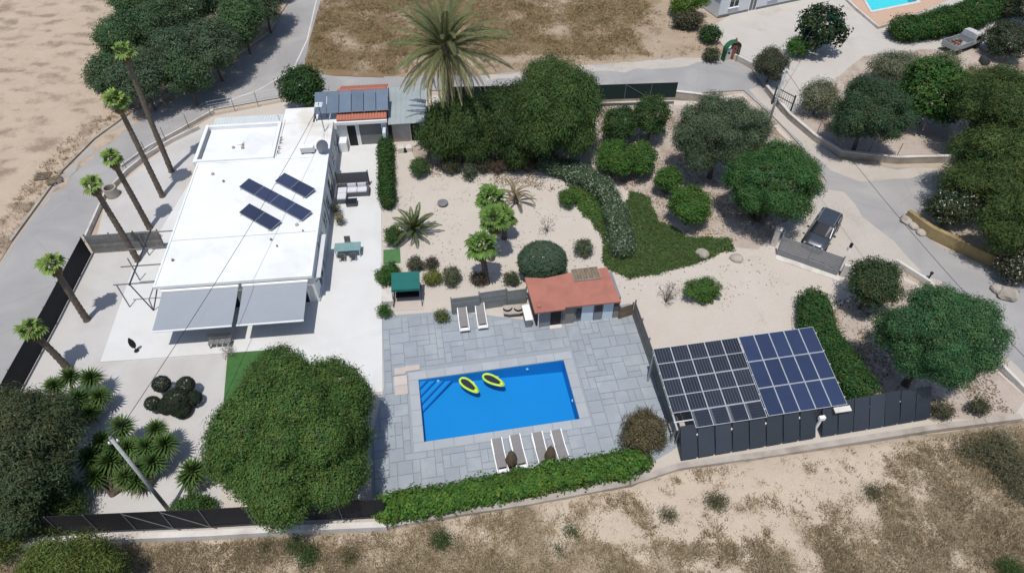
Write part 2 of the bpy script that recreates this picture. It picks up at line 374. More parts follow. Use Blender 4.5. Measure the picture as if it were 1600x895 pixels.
sheet('orchard_ground', [(1395,430),(1448,455),(1548,572),(1605,622),(1585,650),(1460,660),(1370,625),(1330,560),(1290,500),(1330,470)], .012, ORCH, .6, 0., .3, 34., gr_orch)
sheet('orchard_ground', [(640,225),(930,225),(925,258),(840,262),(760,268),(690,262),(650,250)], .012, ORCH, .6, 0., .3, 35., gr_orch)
sheet('concrete_yard', [(146,400),(168,312),(207,275),(264,230),(320,196),(300,260),(240,420),(215,400),(158,566),(352,552),(350,640),(345,800),(300,812),(40,838),(-60,842),(40,606)], .012, YARDC, step=2.)
sheet('neighbour_yard', [(1108,45),(1150,18),(1240,0),(1300,-120),(1800,-120),(1850,90),(1560,95),(1545,78),(1440,80),(1350,90),(1240,176),(1232,182),(1190,130),(1174,106),(1142,88)], .008, PALE, .8, 0., .1, 53., gr_neigh, holes=[npool_hole])
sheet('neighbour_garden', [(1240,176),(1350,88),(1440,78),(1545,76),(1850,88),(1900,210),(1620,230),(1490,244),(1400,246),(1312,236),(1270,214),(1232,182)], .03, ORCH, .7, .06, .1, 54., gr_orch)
# white terrace: a slab with a real edge
terr_poly = [g(*q) for q in [(157,566),(425,547),(440,640),(598,612),(597,500),(596,330),(592,218),(524,214),(330,200),(300,280),(244,372),(216,396)]]
t = MB().prism(terr_poly, -.05, .06).obj('terrace', TERR); t["kind"] = "structure"

# ---------------------------------------------------------------- leaf clouds
def leaf_mesh(name, P, N, L, W, cols, axis=None, m=None, fold=0.):
    n = len(P); N = N/np.maximum(np.linalg.norm(N, axis=1, keepdims=True), 1e-6)
    A = RNG.normal(size=(n, 3)) if axis is None else axis + RNG.normal(size=(n, 3))*.35
    T = A - N*np.sum(A*N, axis=1, keepdims=True); T /= np.maximum(np.linalg.norm(T, axis=1, keepdims=True), 1e-6)
    B = np.cross(N, T); L = (L*RNG.uniform(.7, 1.3, n))[:, None]; W_ = L*W
    v = np.stack([P-T*L*.4-B*W_*.5, P-T*L*.4+B*W_*.5, P+T*L*.6], 1).reshape(-1, 3)
    me = bpy.data.meshes.new(name); me.vertices.add(3*n); me.vertices.foreach_set('co', v.astype(np.float32).ravel())
    me.loops.add(3*n); me.loops.foreach_set('vertex_index', np.arange(3*n, dtype=np.int32))
    me.polygons.add(n); me.polygons.foreach_set('loop_start', np.arange(0, 3*n, 3, dtype=np.int32))
    me.update(calc_edges=True)
    a = me.attributes.new('leaf', 'FLOAT_COLOR', 'FACE')
    a.data.foreach_set('color', np.concatenate([np.clip(cols, 0, 1), np.ones((n, 1))], 1).astype(np.float32).ravel())
    me.materials.append(m or LEAF); return me
def tint(base, tips, per, vt=.22, vl=.15, alt=None, pa=0.):
    """leaf colours: each clump its own age of leaf, each leaf a little its own"""
    b = np.array(base)[None]*(1+RNG.normal(0, vt, (tips, 1)).clip(-.5, .6))
    b = b*np.array([1, 1, 1])+np.array([.016, .006, 0])*RNG.normal(0, 1, (tips, 1))
    c = np.repeat(b, per, 0)*(1+RNG.normal(0, vl, (tips*per, 1)))
    if alt is not None:
        k = RNG.random(tips*per) < pa; c[k] = np.array(alt)*(1+RNG.normal(0, .1, (k.sum(), 1)))
    return c.clip(.004, 1)
def crown(name, lobes, leaf, aspect, base, lai=2.4, per=12, spread=.28, up=.35, droop=0., alt=None, pa=0., rag=.12, zmin=.12, vt=.26, lump=.28, lumpf=5.2, nr=.36, hole=-.42):
    lobes = np.array(lobes, float); C = lobes[:, :3]; R = lobes[:, 3:]
    ar = np.array([4*math.pi*(((a*b)**1.6+(a*c)**1.6+(b*c)**1.6)/3)**(1/1.6) for a, b, c in R])
    k = np.repeat(np.arange(len(lobes)), np.maximum(8, ar*lai/(leaf*leaf*aspect*.5)/per).astype(int))
    D = RNG.normal(size=(len(k), 3)); D /= np.linalg.norm(D, axis=1, keepdims=True)
    rf = 1-np.abs(RNG.normal(0, rag, len(k)))+np.where(RNG.random(len(k)) < .12, RNG.uniform(0, rag, len(k)), 0)
    P = C[k]+D*R[k]*rf[:, None]
    if lump:
        s_ = RNG.uniform(0, 90); fq = lumpf/max(.6, float(R.max()))
        nn = np.array([noise.noise(Vector((a*fq+s_, b_*fq, c_*fq)))+.5*noise.noise(Vector((a*fq*2.3, b_*fq*2.3+s_, c_*fq*2.3))) for a, b_, c_ in P])
        P = P+D*R[k]*(lump*nn)[:, None]; gone = nn < hole
    else: gone = np.zeros(len(P), bool)
    keep = (P[:, 2] > zmin) & ~gone
    for j in range(len(lobes)):
        q = np.sum(((P-C[j])/R[j])**2, 1); keep &= ~((q < .72) & (k != j))
    keep &= ~((D[:, 2] < -.25) & (RNG.random(len(k)) < .45))
    P, D, k = P[keep], D[keep], k[keep]; T = len(P)
    Q = np.repeat(P, per, 0)+RNG.normal(0, spread, (T*per, 3))*np.array([1, 1, .7])
    if droop: Q[:, 2] -= RNG.random(T*per)*droop
    Q[:, 2] = np.maximum(Q[:, 2], .04)
    Nn = np.repeat(D/np.maximum(R[k], .2)*R[k].mean(), per, 0)*.9+RNG.normal(0, nr, (T*per, 3))+np.array([0, 0, up])
    ax = None
    if droop: ax = np.repeat(np.array([[0, 0, -1.]]), T*per, 0)
    return leaf_mesh(name, Q, Nn, leaf, aspect, tint(base, T, per, vt, .06, alt, pa), ax)
def lobed(rx, ry, rz, cz, n, sub=(.36, .52), core=.72, seed=0, flat=0.):
    r = random.Random(seed); L = [(0, 0, cz, rx*core, ry*core, rz*core)]
    for i in range(n):
        z = 1-2*(i+.5)/n*(.82-flat); a = i*2.39996+r.random(); q = math.sqrt(max(0, 1-z*z)); s = r.uniform(*sub)
        e = (1-s*.82)*r.uniform(.86, 1.13)
        L.append((rx*e*q*math.cos(a), ry*e*q*math.sin(a), max(cz+rz*e*z, rz*s*.5), rx*s, ry*s, rz*s*r.uniform(.8, 1.1)))
    return L
def fit(x0, x1, y0, y1, th, ratio=.8):
    """crown that fills a box of the photograph: centre on the ground, radii, centre height"""
    cx, cy = (x0+x1)/2, (y0+y1)/2; z = th+1.
    for _ in range(6):
        p = g(cx, cy, z); m_ = proj(p)[2]; rx = (x1-x0)/2*m_; ah = (y1-y0)/2*m_
        v = Vector((p.x, p.y, p.z-CAM_H)); el = math.asin(-v.z/v.length)
        rz = rx*ratio; q = ah*ah-(rz*math.cos(el))**2
        if q < (rx*.62*math.sin(el))**2:
            ry = rx*.62; rz = math.sqrt(max((ah*ah-(ry*math.sin(el))**2), (.3*rx)**2))/math.cos(el)
        else: ry = min(math.sqrt(q)/math.sin(el), rx*1.25)
        z = th+rz
    return p, rx, ry, rz, z
def limbs(h, spreadx, spready, top, r, n, seed, base_r=None):
    rr = random.Random(seed); b = MB(); br = base_r or r
    lean = Vector((rr.uniform(-.1, .1), rr.uniform(-.1, .1), 0))*h
    b.tube([(0, 0, -.1), (0, 0, .05), lean*.4+Vector((0, 0, h*.5)), lean+Vector((0, 0, h))], [br*1.35, br*1.1, br*.9, br*.8], 9)
    for i in range(n):
        a = i*6.283/n+rr.random(); e = rr.uniform(.5, .85)
        tip = Vector((spreadx*e*math.cos(a), spready*e*math.sin(a), h+(top-h)*rr.uniform(.45, .95)))
        mid = lean+Vector((0, 0, h)); mid = mid.lerp(tip, .45)+Vector((0, 0, (top-h)*.12))
        b.tube([lean+Vector((0, 0, h*.92)), mid, tip], [br*.6, br*.4, br*.12], 6)
    return b
def tree(name, label, cat, box, th, base, leaf=.2, aspect=.5, ratio=.8, n=12, trunk=.16, group=None, seed=0, core=.72, sub=(.36, .52), flat=0., lift=0., **kw):
    p, rx, ry, rz, z = fit(*box, th, ratio)
    t = thing(name, label, cat, (p.x, p.y, 0), 0, group)
    rg = kw.pop('rag', .12)
    me = crown('crown', lobed(rx*.9, ry*.9, rz*.9, z, n, sub, core, seed, flat), leaf, aspect, base, rag=rg, **kw)
    link('crown', me, t)
    if trunk:
        limbs(max(th, .35)+rz*.25, rx, ry, z+rz*.6, trunk, 6, seed).obj('trunk', BARK, t, smooth=True)
    return t
def hedge(name, label, cat, path, wd, ht, base, leaf=.16, aspect=.6, z0=0., group=None, lai=2.6, per=10, hang=0., rough=.12, **kw):
    P = [g(*q) for q in path]; o = P[0]; seg = [(P[i], P[i+1]) for i in range(len(P)-1)]
    ln = [(b-a).length for a, b in seg]; tot = sum(ln); lob = []
    k = max(3, int(tot/(wd*.35)))
    for i in range(k):
        s = (i+.5)/k*tot
        for (a, b), l_ in zip(seg, ln):
            if s <= l_: break
            s -= l_
        q = a.lerp(b, min(1, s/l_))-o; f = random.uniform(1-rough, 1+rough)
        lob.append((q.x+random.uniform(-.1, .1)*wd, q.y+random.uniform(-.1, .1)*wd, z0+ht*.5*f, wd*.56*f, wd*.56*f, ht*.5*f))
    t = thing(name, label, cat, (o.x, o.y, 0), 0, group)
    me = crown('foliage', lob, leaf, aspect, base, lai, per, kw.pop('spread', .14), zmin=z0*.6-hang, **kw)
    link('foliage', me, t)
    b = MB()
    for (a, c) in seg:
        m_ = max(1, int((c-a).length/1.1))
        for i in range(m_):
            q = a.lerp(c, (i+.5)/m_)-o; b.tube([(q.x, q.y, -.05), (q.x+.05, q.y, z0+ht*.55)], [.035, .02], 5)
    s = b.obj('stems', BARK, t); s["kind"] = "stuff"
    return t
# ---------------------------------------------------------------- palms, yuccas
def fan_mesh(name, pet=.55, rad=.75, seg=15, base=(.10, .20, .035), drop=.35):
    v, f, c = [], [], []
    v += [(0, -.02, 0), (0, .02, 0), (pet, .015, .03), (pet, -.015, .03)]; f.append((0, 3, 2, 1)); c.append((.16, .18, .06))
    for i in range(seg):
        a = -1.9+3.8*i/(seg-1); r = rad*(1-.12*abs(a)/1.9)*random.uniform(.9, 1.08); da = 3.8/seg*.75
        n = len(v); cz = .03+.05*(i % 2)
        mid = (pet+r*.62*math.cos(a), r*.62*math.sin(a), cz-drop*.22*r)
        v += [(pet, 0, .03), (pet+r*.72*math.cos(a-da), r*.72*math.sin(a-da), cz-drop*.2), mid, (pet+r*.72*math.cos(a+da), r*.72*math.sin(a+da), cz-drop*.2),
              (pet+r*math.cos(a)*.97, r*math.sin(a), cz-drop*random.uniform(.6, 1.2))]
        f += [(n, n+1, n+2), (n, n+2, n+3), (n+1, n+4, n+2), (n+2, n+4, n+3)]
        k = random.uniform(.75, 1.2); c += [tuple(x*k for x in base)]*4
    me = mesh(name, v, f, FROND); a = me.attributes.new('leaf', 'FLOAT_COLOR', 'FACE'); a.data.foreach_set('color', [x for q in c for x in (*q, 1)]); return me
def pinnate_mesh(name, ln, curl, base, lf=.5, pairs=26, rach=(.2, .17, .08), wd=.05, vee=.35, fwd=.75):
    v, f, c = [], [], []; pts = []
    p = Vector((0, 0, 0)); a = 0.
    N = 10
    for i in range(N+1):
        pts.append(p.copy()); a = -curl*(i/N)**1.3; p = p+Vector((math.cos(a), 0, math.sin(a)))*(ln/N)
    for i in range(N+1):
        r = .035*(1-i/N*.85); q = pts[i]; v += [(q.x, -r, q.z), (q.x, 0, q.z+r), (q.x, r, q.z)]
    for i in range(N):
        for k in range(2): f.append((i*3+k, i*3+k+1, i*3+k+4, i*3+k+3)); c.append(rach)
    for i in range(pairs):
        s = .12+.88*i/(pairs-1); x = s*N; j = min(N-1, int(x)); q = pts[j].lerp(pts[j+1], x-j); d = (pts[j+1]-pts[j]).normalized()
        L = lf*math.sin(math.pi*min(.97, .18+.8*s))**.6*random.uniform(.85, 1.1)
        for sg in (-1, 1):
            e = (d*fwd+Vector((0, sg*.8, 0))+Vector((0, 0, vee))).normalized(); t_ = q+e*L-Vector((0, 0, L*.22)); m_ = q+e*L*.5
            n = len(v); o_ = d*wd
            v += [q-o_*.4, m_+o_*.6, t_, m_-o_*.6]; f.append((n, n+1, n+2, n+3)); k = random.uniform(.75, 1.2); c.append(tuple(y*k for y in base))
    me = mesh(name, v, f, FROND); at = me.attributes.new('leaf', 'FLOAT_COLOR', 'FACE'); at.data.foreach_set('color', [x for q in c for x in (*q, 1)]); return me
def rosette_mesh(name, nb, ln, wd, base, old=(.2, .17, .07), curl=.5):
    v, f, c = [], [], []
    for i in range(nb):
        az = i*2.39996; el = math.radians(82-115*(i/nb)); L = ln*random.uniform(.8, 1.1); e = Vector((math.cos(az)*math.cos(el), math.sin(az)*math.cos(el), math.sin(el)))
        s = Vector((-math.sin(az), math.cos(az), 0))*wd/2; m_ = e*L*.5; t_ = e*L-Vector((0, 0, L*curl*.3)); n = len(v)
        v += [-s*.7, s*.7, m_+s, m_-s, t_]; f += [(n, n+1, n+2, n+3), (n+3, n+2, n+4)]
        k = random.uniform(.75, 1.25); q = old if i > nb*.9 else tuple(x*k for x in base); c += [q, q]
    me = mesh(name, v, f, FROND); at = me.attributes.new('leaf', 'FLOAT_COLOR', 'FACE'); at.data.foreach_set('color', [x for q in c for x in (*q, 1)]); return me
FANS = [fan_mesh('fan_frond', .45, .8, 13, (.19, .275, .075), drop=d) for d in (.2, .35, .5)]
FANOLD = fan_mesh('fan_frond_dry', base=(.20, .145, .075), drop=.8)
FANY = [fan_mesh('young_fan_frond', .5, .72, 15, (.115, .20, .05), d) for d in (.2, .4)]
def palm_trunk(pts, r0, r1, ring=.16):
    b = MB(); path = []; rad = []
    P = [Vector(p) for p in pts]; tot = sum((P[i+1]-P[i]).length for i in range(len(P)-1)); n = int(tot/ring)
    for k in range(n+1):
        s = k/n*(len(P)-1); i = min(len(P)-2, int(s)); path.append(P[i].lerp(P[i+1], s-i)); rad.append((r0+(r1-r0)*(k/n)**.6)*(1.09 if k % 2 else .95)*random.uniform(.96, 1.05))
    rad[0] *= 1.35; b.tube(path, rad, 11); return b
def put(name, me, parent, loc, az, el, s=1., roll=0.):
    o = link(name, me, parent, loc); o.rotation_mode = 'XYZ'; o.rotation_euler = (roll, -el, az); o.scale = (s, s, s); return o
def fan_palm(label, base_px, top_px, nf=15, s=1., fans=FANS, r=.2, old=3, group='fan palms along the house wall', name='fan_palm', wind=.35):
    b = g(*base_px); h = hgt(base_px[0], base_px[1], top_px[1])
    q = g(top_px[0], top_px[1], h); lean = Vector((q.x-b.x, q.y-b.y, 0)); lean = lean.normalized()*min(lean.length, h*.14) if lean.length > .01 else lean
    t = thing(name, label, 'palm', (b.x, b.y, 0), 0, group)
    palm_trunk([(0, 0, -.1), lean*.3+Vector((0, 0, h*.4)), lean*.7+Vector((0, 0, h*.75)), lean+Vector((0, 0, h))], r*1.15, r*.85).obj('trunk', PALMB, t, smooth=True)
    top = lean+Vector((0, 0, h))
    for i in range(nf):
        el = math.radians(84-100*(i/nf)); az = i*2.39996+random.uniform(-.2, .2)
        e = Vector((math.cos(az), math.sin(az)+wind*.4, 0)); az = math.atan2(e.y, e.x+wind)
        put('frond', random.choice(fans), t, top, az, el, s*random.uniform(.85, 1.1), random.uniform(-.3, .3))
    for i in range(old): put('frond', FANOLD, t, top-Vector((0, 0, .12)), random.uniform(0, 6.28), math.radians(random.uniform(-70, -50)), s*.8)
    return t
# ---------------------------------------------------------------- pool deck: slabs laid in rows of uneven sizes round the pool
deck_px = [(597,494),(705,486),(822,500),(985,474),(1064,694),(1050,704),(985,742),(582,778),(579,690),(600,606)]
deck_poly = [tuple(g(*q)[:2]) for q in deck_px]
deck, _ = sheet('pool_deck', deck_poly, .03, GROUT, world=True, holes=[pool_hole])
def slab_mesh(a, b, t=.045, gap=.014):
    x, y, e = a/2-gap, b/2-gap, .012
    v = [(-x, -y, 0), (x, -y, 0), (x, y, 0), (-x, y, 0), (-x, -y, t-e), (x, -y, t-e), (x, y, t-e), (-x, y, t-e), (-x+e, -y+e, t), (x-e, -y+e, t), (x-e, y-e, t), (-x+e, y-e, t)]
    return mesh('slab', v, [(3,2,1,0),(8,9,10,11)]+[(i, (i+1) % 4, 4+(i+1) % 4, 4+i) for i in range(4)]+[(4+i, 4+(i+1) % 4, 8+(i+1) % 4, 8+i) for i in range(4)], SLATE)
U = .43; CW = .62; slab_cache = {}; taken = set(); nsl = 0
def cell_ok(i, j):
    x, y = -4.2+i*U, -6.2+j*U
    if (i, j) in taken or not (0 <= i < 52 and 0 <= j < 44): return False
    for a in (.04, .96):
        for b in (.04, .96):
            X, Y = x+a*U, y+b*U
            if -CW < X < PW+CW and -CW < Y < PD+CW: return False
            q = pl(X, Y)
            if not inside(deck_poly, q.x, q.y): return False
    return True
rs = random.Random(12); shapes = [(2,2),(3,2),(2,3),(2,1),(2,2),(1,2),(3,1),(2,2),(3,2)]
for j in range(44):
    for i in range(52):
        if not cell_ok(i, j): continue
        for sh in rs.sample(shapes, 6)+[(2,1),(1,2),(1,1)]:
            if all(cell_ok(i+a, j+b) for a in range(sh[0]) for b in range(sh[1])): break
        else: continue
        for a in range(sh[0]):
            for b in range(sh[1]): taken.add((i+a, j+b))
        if nsl > 292: continue
        if sh not in slab_cache: slab_cache[sh] = slab_mesh(sh[0]*U, sh[1]*U)
        q = pl(-4.2+(i+sh[0]/2)*U, -6.2+(j+sh[1]/2)*U, .030+rs.uniform(0, .006))
        o = link('slab', slab_cache[sh], deck, q, (rs.uniform(-.003, .003), rs.uniform(-.003, .003), PA)); nsl += 1
# ---------------------------------------------------------------- the pool
def liner(name, c):
    m, n, l, b = new_mat(name); p = pos(n, l)
    col = mix(n, l, nz(n, l, p, .7, 3), c, tuple(x*.92 for x in c))
    l.new(col, b.inputs["Base Color"]); b.inputs["Roughness"].default_value = .5; return m
LINER = liner('blue_pool_liner', (.012, .25, .56)); LINERD = liner('dark_blue_nosing', (.006, .13, .42)); LINERT = liner('turquoise_liner', (.10, .62, .70))
def water(name, tintc):
    m, n, l, b = new_mat(name); n.remove(b); p = pos(n, l)
    tr = n.new("ShaderNodeBsdfTransparent"); tr.inputs[0].default_value = (*tintc, 1)
    gl = n.new("ShaderNodeBsdfGlossy"); gl.inputs["Roughness"].default_value = .03
    fr = n.new("ShaderNodeFresnel"); fr.inputs[0].default_value = 1.33
    bp = n.new("ShaderNodeBump"); bp.inputs["Strength"].default_value = .25; bp.inputs["Distance"].default_value = .05
    l.new(nz(n, l, p, 2.2, 4, .5, .6), bp.inputs["Height"]); l.new(bp.outputs[0], gl.inputs["Normal"]); l.new(bp.outputs[0], fr.inputs["Normal"])
    mx = n.new("ShaderNodeMixShader"); l.new(fr.outputs[0], mx.inputs[0]); l.new(tr.outputs[0], mx.inputs[1]); l.new(gl.outputs[0], mx.inputs[2])
    l.new(mx.outputs[0], n["Material Output"].inputs[0]); return m
WATER = water('pool_water', (.62, .90, .98)); WATERT = water('turquoise_water', (.75, .96, .97))
pool = thing('swimming_pool', 'rectangular swimming pool with deep blue liner and pale stone coping', 'pool', PO, PA)
zL, zR, tz = -.62, -1.25, .02
def quadbox(b, x0, x1, y0, y1, z00, z10):
    b.add([(x0, y0, z00), (x1, y0, z10), (x1, y1, z10), (x0, y1, z00), (x0, y0, tz), (x1, y0, tz), (x1, y1, tz), (x0, y1, tz)],
          [(0,1,2,3),(0,4,5,1),(1,5,6,2),(2,6,7,3),(3,7,4,0)])
b = MB(); quadbox(b, 0, PW, 0, PD, zL, zR); b.obj('basin', LINER, pool)
MB().add([(0, 0, -.05), (PW, 0, -.05), (PW, PD, -.05), (0, PD, -.05)], [(0, 1, 2, 3)]).obj('water', WATER, pool)
for k, (lx, zt) in enumerate(((2.05, -.5), (1.55, -.38), (1.05, -.26), (.55, -.14))):
    st = MB().prism([(.004, PD-.004), (.004, PD-lx), (lx, PD-.004)], zL-.02+.001*k, zt).obj('step', LINER, pool)
    d = Vector((1, 1, 0)).normalized()
    MB().beam((.02, PD-lx+.02, zt-.01), (lx-.02, PD-.02, zt-.01), .09, .05).obj('nosing', LINERD, st)
for x0, x1, y0, y1, n_, ax in ((-CW, PW+CW, -CW, 0, 9, 0), (-CW, PW+CW, PD, PD+CW, 9, 0), (-CW, 0, 0, PD, 4, 1), (PW, PW+CW, 0, PD, 4, 1)):
    for k in range(n_):
        if ax == 0: q = (x0+(x1-x0)*k/n_, x0+(x1-x0)*(k+1)/n_, y0, y1)
        else: q = (x0, x1, y0+(y1-y0)*k/n_, y0+(y1-y0)*(k+1)/n_)
        MB().b2(q[0]+.012, q[1]-.012, q[2]+.006, q[3]-.006, .0305, .085).obj('coping_stone', COPE, pool, bevel=.012)
for x, y, zz in ((1.2, PD-.03, -.3), (6.9, PD-.03, -.35), (PW-.03, 1.6, -.35)):
    nrm = Vector((0, -1, 0)) if y > PD-.1 else Vector((-1, 0, 0))
    MB().cyl(Vector((x, y, zz)), Vector((x, y, zz))+nrm*.06, .09, .075, 12).obj('pool_light', PLASTW, pool)
for i, (x, y, a, b_) in enumerate(((-1.1, PD+.1, .8, .7), (-1.1, PD-.62, .8, .7), (-.3, PD+.95, .9, .42), (-1.1, PD+.85, .7, .5))):
    q = pl(x, y); MB().box(0, 0, .02, a, b_, .05).obj('sandstone_slab', PATCHS, deck, (q.x, q.y, .06), (0, 0, PA))
# floats
def pool_float(label, px, az):
    p = g(*px, -.03); t = thing('pool_float', label, 'pool float', (p.x, p.y, -.05), az, 'lime pool floats')
    path = []; n = 26
    for k in range(n+1):
        a = 2*math.pi*k/n; x = 1.0*math.cos(a); y = .37*math.sin(a)*(1-.3*math.cos(a)) ; path.append((x, y, .05))
    MB().tube(path, .10, 10).obj('ring', LIME, t, smooth=True)
    sl = MB(); m_ = [(q[0]*.9, q[1]*.88) for q in path[:-1]]; sl.prism(m_, -.02, .03).obj('mesh_floor', NAVYF, t)
    hp = MB().lathe([(.02, -.02), (.17, .0), (.2, .08), (.14, .16), (.03, .19)], (.82, 0, .06), 14); hp.obj('headrest', LIME, t, smooth=True)
    MB().tube([(.2, .36, .12), (.25, .41, .2), (.1, .42, .2), (.12, .38, .12)], .02, 6).obj('grab_handle', PLASTW, t)
    t.scale = (.74, .74, .74); return t
pool_float('lime green oval pool float with navy mesh floor next to pool steps', (733, 602), math.radians(-42))
pool_float('lime green oval pool float with navy mesh floor, close to far pool edge', (771, 594), math.radians(-30))
# loungers
def make_lounger():
    t = thing('sun_lounger', '', 'lounger')
    fr = MB()
    for s in (-1, 1): fr.beam((s*.31, -1.0, .32), (s*.31, .95, .32), .06, .07)
    fr.beam((-.34, -1.0, .32), (.34, -1.0, .32), .07, .08); fr.beam((-.28, .93, .32), (.28, .93, .32), .05, .06); fr.obj('frame', PLASTW, t)
    for sx in (-1, 1):
        for y in (-.8, .7): MB().beam((sx*.31, y, 0), (sx*.31, y, .30), .06, .06).obj('leg', PLASTW, t)
    MB().box(0, -.38, .37, .54, .96, .03).obj('seat', MESHF, t)
    bk = MB().hexa([(-.27, .12, .36), (.27, .12, .36), (.27, .98, .62), (-.27, .98, .62)], [(-.27, .10, .39), (.27, .10, .39), (.27, .96, .65), (-.27, .96, .65)]).obj('backrest', MESHF, t)
    for s in (-1, 1): MB().beam((s*.30, .11, .38), (s*.30, .98, .645), .05, .05).obj('back_rail', PLASTW, bk)
    MB().box(0, -.93, .385, .5, .14, .035).obj('footrest', PLASTW, t); MB().box(0, -.80, .385, .40, .10, .03).obj('dark_pad', BLACK, t)
    return t
lg = make_lounger(); first = True
RL = 'row of loungers along the vine hedge'
for px, az, lab, grp in [((781, 715), 12, 'white framed grey sun lounger by the vine hedge, end one beside a parasol', RL), ((810, 709), 13, 'white framed sun lounger between closed parasol and empty paving gap by hedge', RL), ((845, 705), 13, 'white framed sun lounger in hedge row left of the second parasol', RL), ((875, 701), 14, 'white framed sun lounger by the vine hedge, at the row end towards brown bush', RL),
                         ((724, 501), 9, 'grey sun lounger below the slatted screen, on the paving away from pool house', 'loungers before the slatted screen'), ((752, 497), 9, 'grey sun lounger below the slatted screen, the one closer to pool house', 'loungers before the slatted screen')]:
    t = lg if first else copy_tree(lg); first = False
    p = g(*px, .2); t.location = (p.x, p.y, .08); t.rotation_euler = (0, 0, math.radians(az)); t["label"] = lab; t["group"] = grp
for px, lab in (((799, 731), 'closed brown parasol standing between the first two hedge loungers'), ((859, 724), 'closed brown parasol standing between the last two hedge loungers')):
    p = g(*px); t = thing('closed_parasol', lab, 'parasol', (p.x, p.y, .075), 0, 'closed parasols')
    MB().lathe([(.28, 0), (.28, .05), (.06, .09)], n=16).obj('base', DARKM, t); MB().cyl((0, 0, .05), (0, 0, 1.9), .025).obj('pole', WOODG, t)
    b = MB(); n = 14; pr = [(.10, .36), (.24, .5), (.29, .8), (.24, 1.2), (.14, 1.55), (.04, 1.82)]
    vs = [(r*(1+.22*(k % 2))*math.cos(6.2832*k/n), r*(1+.22*(k % 2))*math.sin(6.2832*k/n), z) for r, z in pr for k in range(n)]
    b.add(vs, [(i*n+k, i*n+(k+1) % n, (i+1)*n+(k+1) % n, (i+1)*n+k) for i in range(len(pr)-1) for k in range(n)]+[tuple(reversed(range(n))), tuple(range(5*n, 6*n))]).obj('canopy', BROWN, t)
    MB().cyl((0, 0, 1.8), (0, 0, 1.95), .03, .015).obj('finial', DARKM, t)

# ---------------------------------------------------------------- main house
HA = math.radians(5.8); HO = Vector((-13.26, 31.62, 0))
house = thing('house', 'long white flat-roofed bungalow with grey awnings and rooftop solar panels', 'house', HO, HA)
def hl(x, y, z=0.): return HO+Vector((x*math.cos(HA)-y*math.sin(HA), x*math.sin(HA)+y*math.cos(HA), z))
MB().b2(-9.85, 0, 0, 13.0, .0, 2.60).obj('wall', WHITE, house)
MB().b2(-10.1, .06, -.25, 13.15, 2.60, 2.78).obj('roof', ROOFW, house, bevel=.02)
rim = MB()
for q in ((-10.1, -9.98, -.13, 13.03), (-.06, .06, -.13, 13.03), (-10.1, .06, -.25, -.13), (-10.1, .06, 13.03, 13.15)): rim.b2(*q, 2.781, 2.84)
rim.obj('roof_rim', ROOFW, house)
MB().b2(-9.95, -.08, 4.2, 4.25, 2.781, 2.795).obj('roof_joint', mat('joint_sealant', (.42, .43, .43)), house)
# back blocks
MB().b2(-10.25, -4.3, 13.153, 18.2, 0, 2.5).obj('wall', WHITE, house)
MB().b2(-10.2, -4.35, 13.2, 18.15, 2.5, 2.56).obj('roof', ROOFW, house)
for q, h_ in (((-10.4, -10.15, 13.156, 18.3), 2.95), ((-4.45, -4.2, 13.156, 18.3), 3.0), ((-10.149, -4.451, 18.05, 18.3), 2.9), ((-10.149, -4.451, 13.156, 13.4), 3.0)):
    MB().b2(*q, 2.5, h_).obj('parapet', WHITE, house)
MB().b2(-10.12, -10.03, 13.5, 17.9, 2.562, 2.75).obj('parapet_flashing', GREYM, house)
MB().b2(-4.56, -4.47, 13.9, 17.9, 2.562, 2.78).obj('parapet_flashing', GREYM, house)
sr = MB().b2(-10.1, -4.32, 18.303, 20.1, 2.40, 2.46); sr.obj('sheet_roof', CORR, house)
rb = MB()
for k in range(24): rb.b2(-10.0+k*.242, -9.94+k*.242, 18.32, 20.09, 2.461, 2.49)
o = rb.obj('sheet_ribs', CORR, house); o["kind"] = "stuff"
MB().b2(-9.9, -4.4, 18.303, 20.0, 0, 2.39).obj('wall', WHITE, house)
MB().b2(-4.15, 0, 13.153, 18.0, 0, 2.62).obj('wall', WALLS, house); MB().b2(-4.17, .05, 13.156, 18.05, 2.62, 2.80).obj('roof', ROOFB, house)
MB().b2(-4.15, -1.72, 18.053, 20.3, 0, 2.62).obj('wall', WHITE, house); MB().b2(-4.17, -1.66, 18.053, 20.35, 2.622, 2.82).obj('roof', ROOFB, house)
for k, y in enumerate((13.8, 14.4, 15.2, 15.7)):
    t = MB().tube([(-3.95, y, 2.80), (-3.95, y, 3.05), (-3.8, y, 3.05)], .05, 7); t.obj('vent_pipe', GREYM, house)
MB().tube([(-4.1, 13.5, 2.86), (-4.05, 16, 2.86), (-4.0, 18.6, 2.88)], .035, 6).obj('roof_pipe', PLASTW, house)
MB().tube([(-4.35, 18.2, 3.0), (-4.35, 18.25, 3.5), (-4.7, 18.25, 3.5)], .05, 7).obj('flue_pipe', STEEL, house)
for x, y, r in ((-7.3, 15.9, .30), (-7.75, 15.3, .12), (-7.0, 15.2, .13), (-7.05, 15.6, .10)):
    MB().lathe([(r, 0), (r, .12), (r*.7, .17), (.02, .19)], (x, y, 2.56), 12).obj('roof_vent', CONC if r < .2 else WHITE, house)
for x, y, r in ((-3.1, 3.6, .09), (-2.6, 2.9, .07), (-1.5, 5.0, .13), (-9.4, 2.2, .10), (-8.6, 11.6, .14), (-7.6, 10.6, .10), (-1.0, 4.3, .06)):
    MB().lathe([(r, 0), (r, .10), (r*.6, .16)], (x, y, 2.78), 8).obj('roof_vent', GREYM if r < .12 else CONC, house)
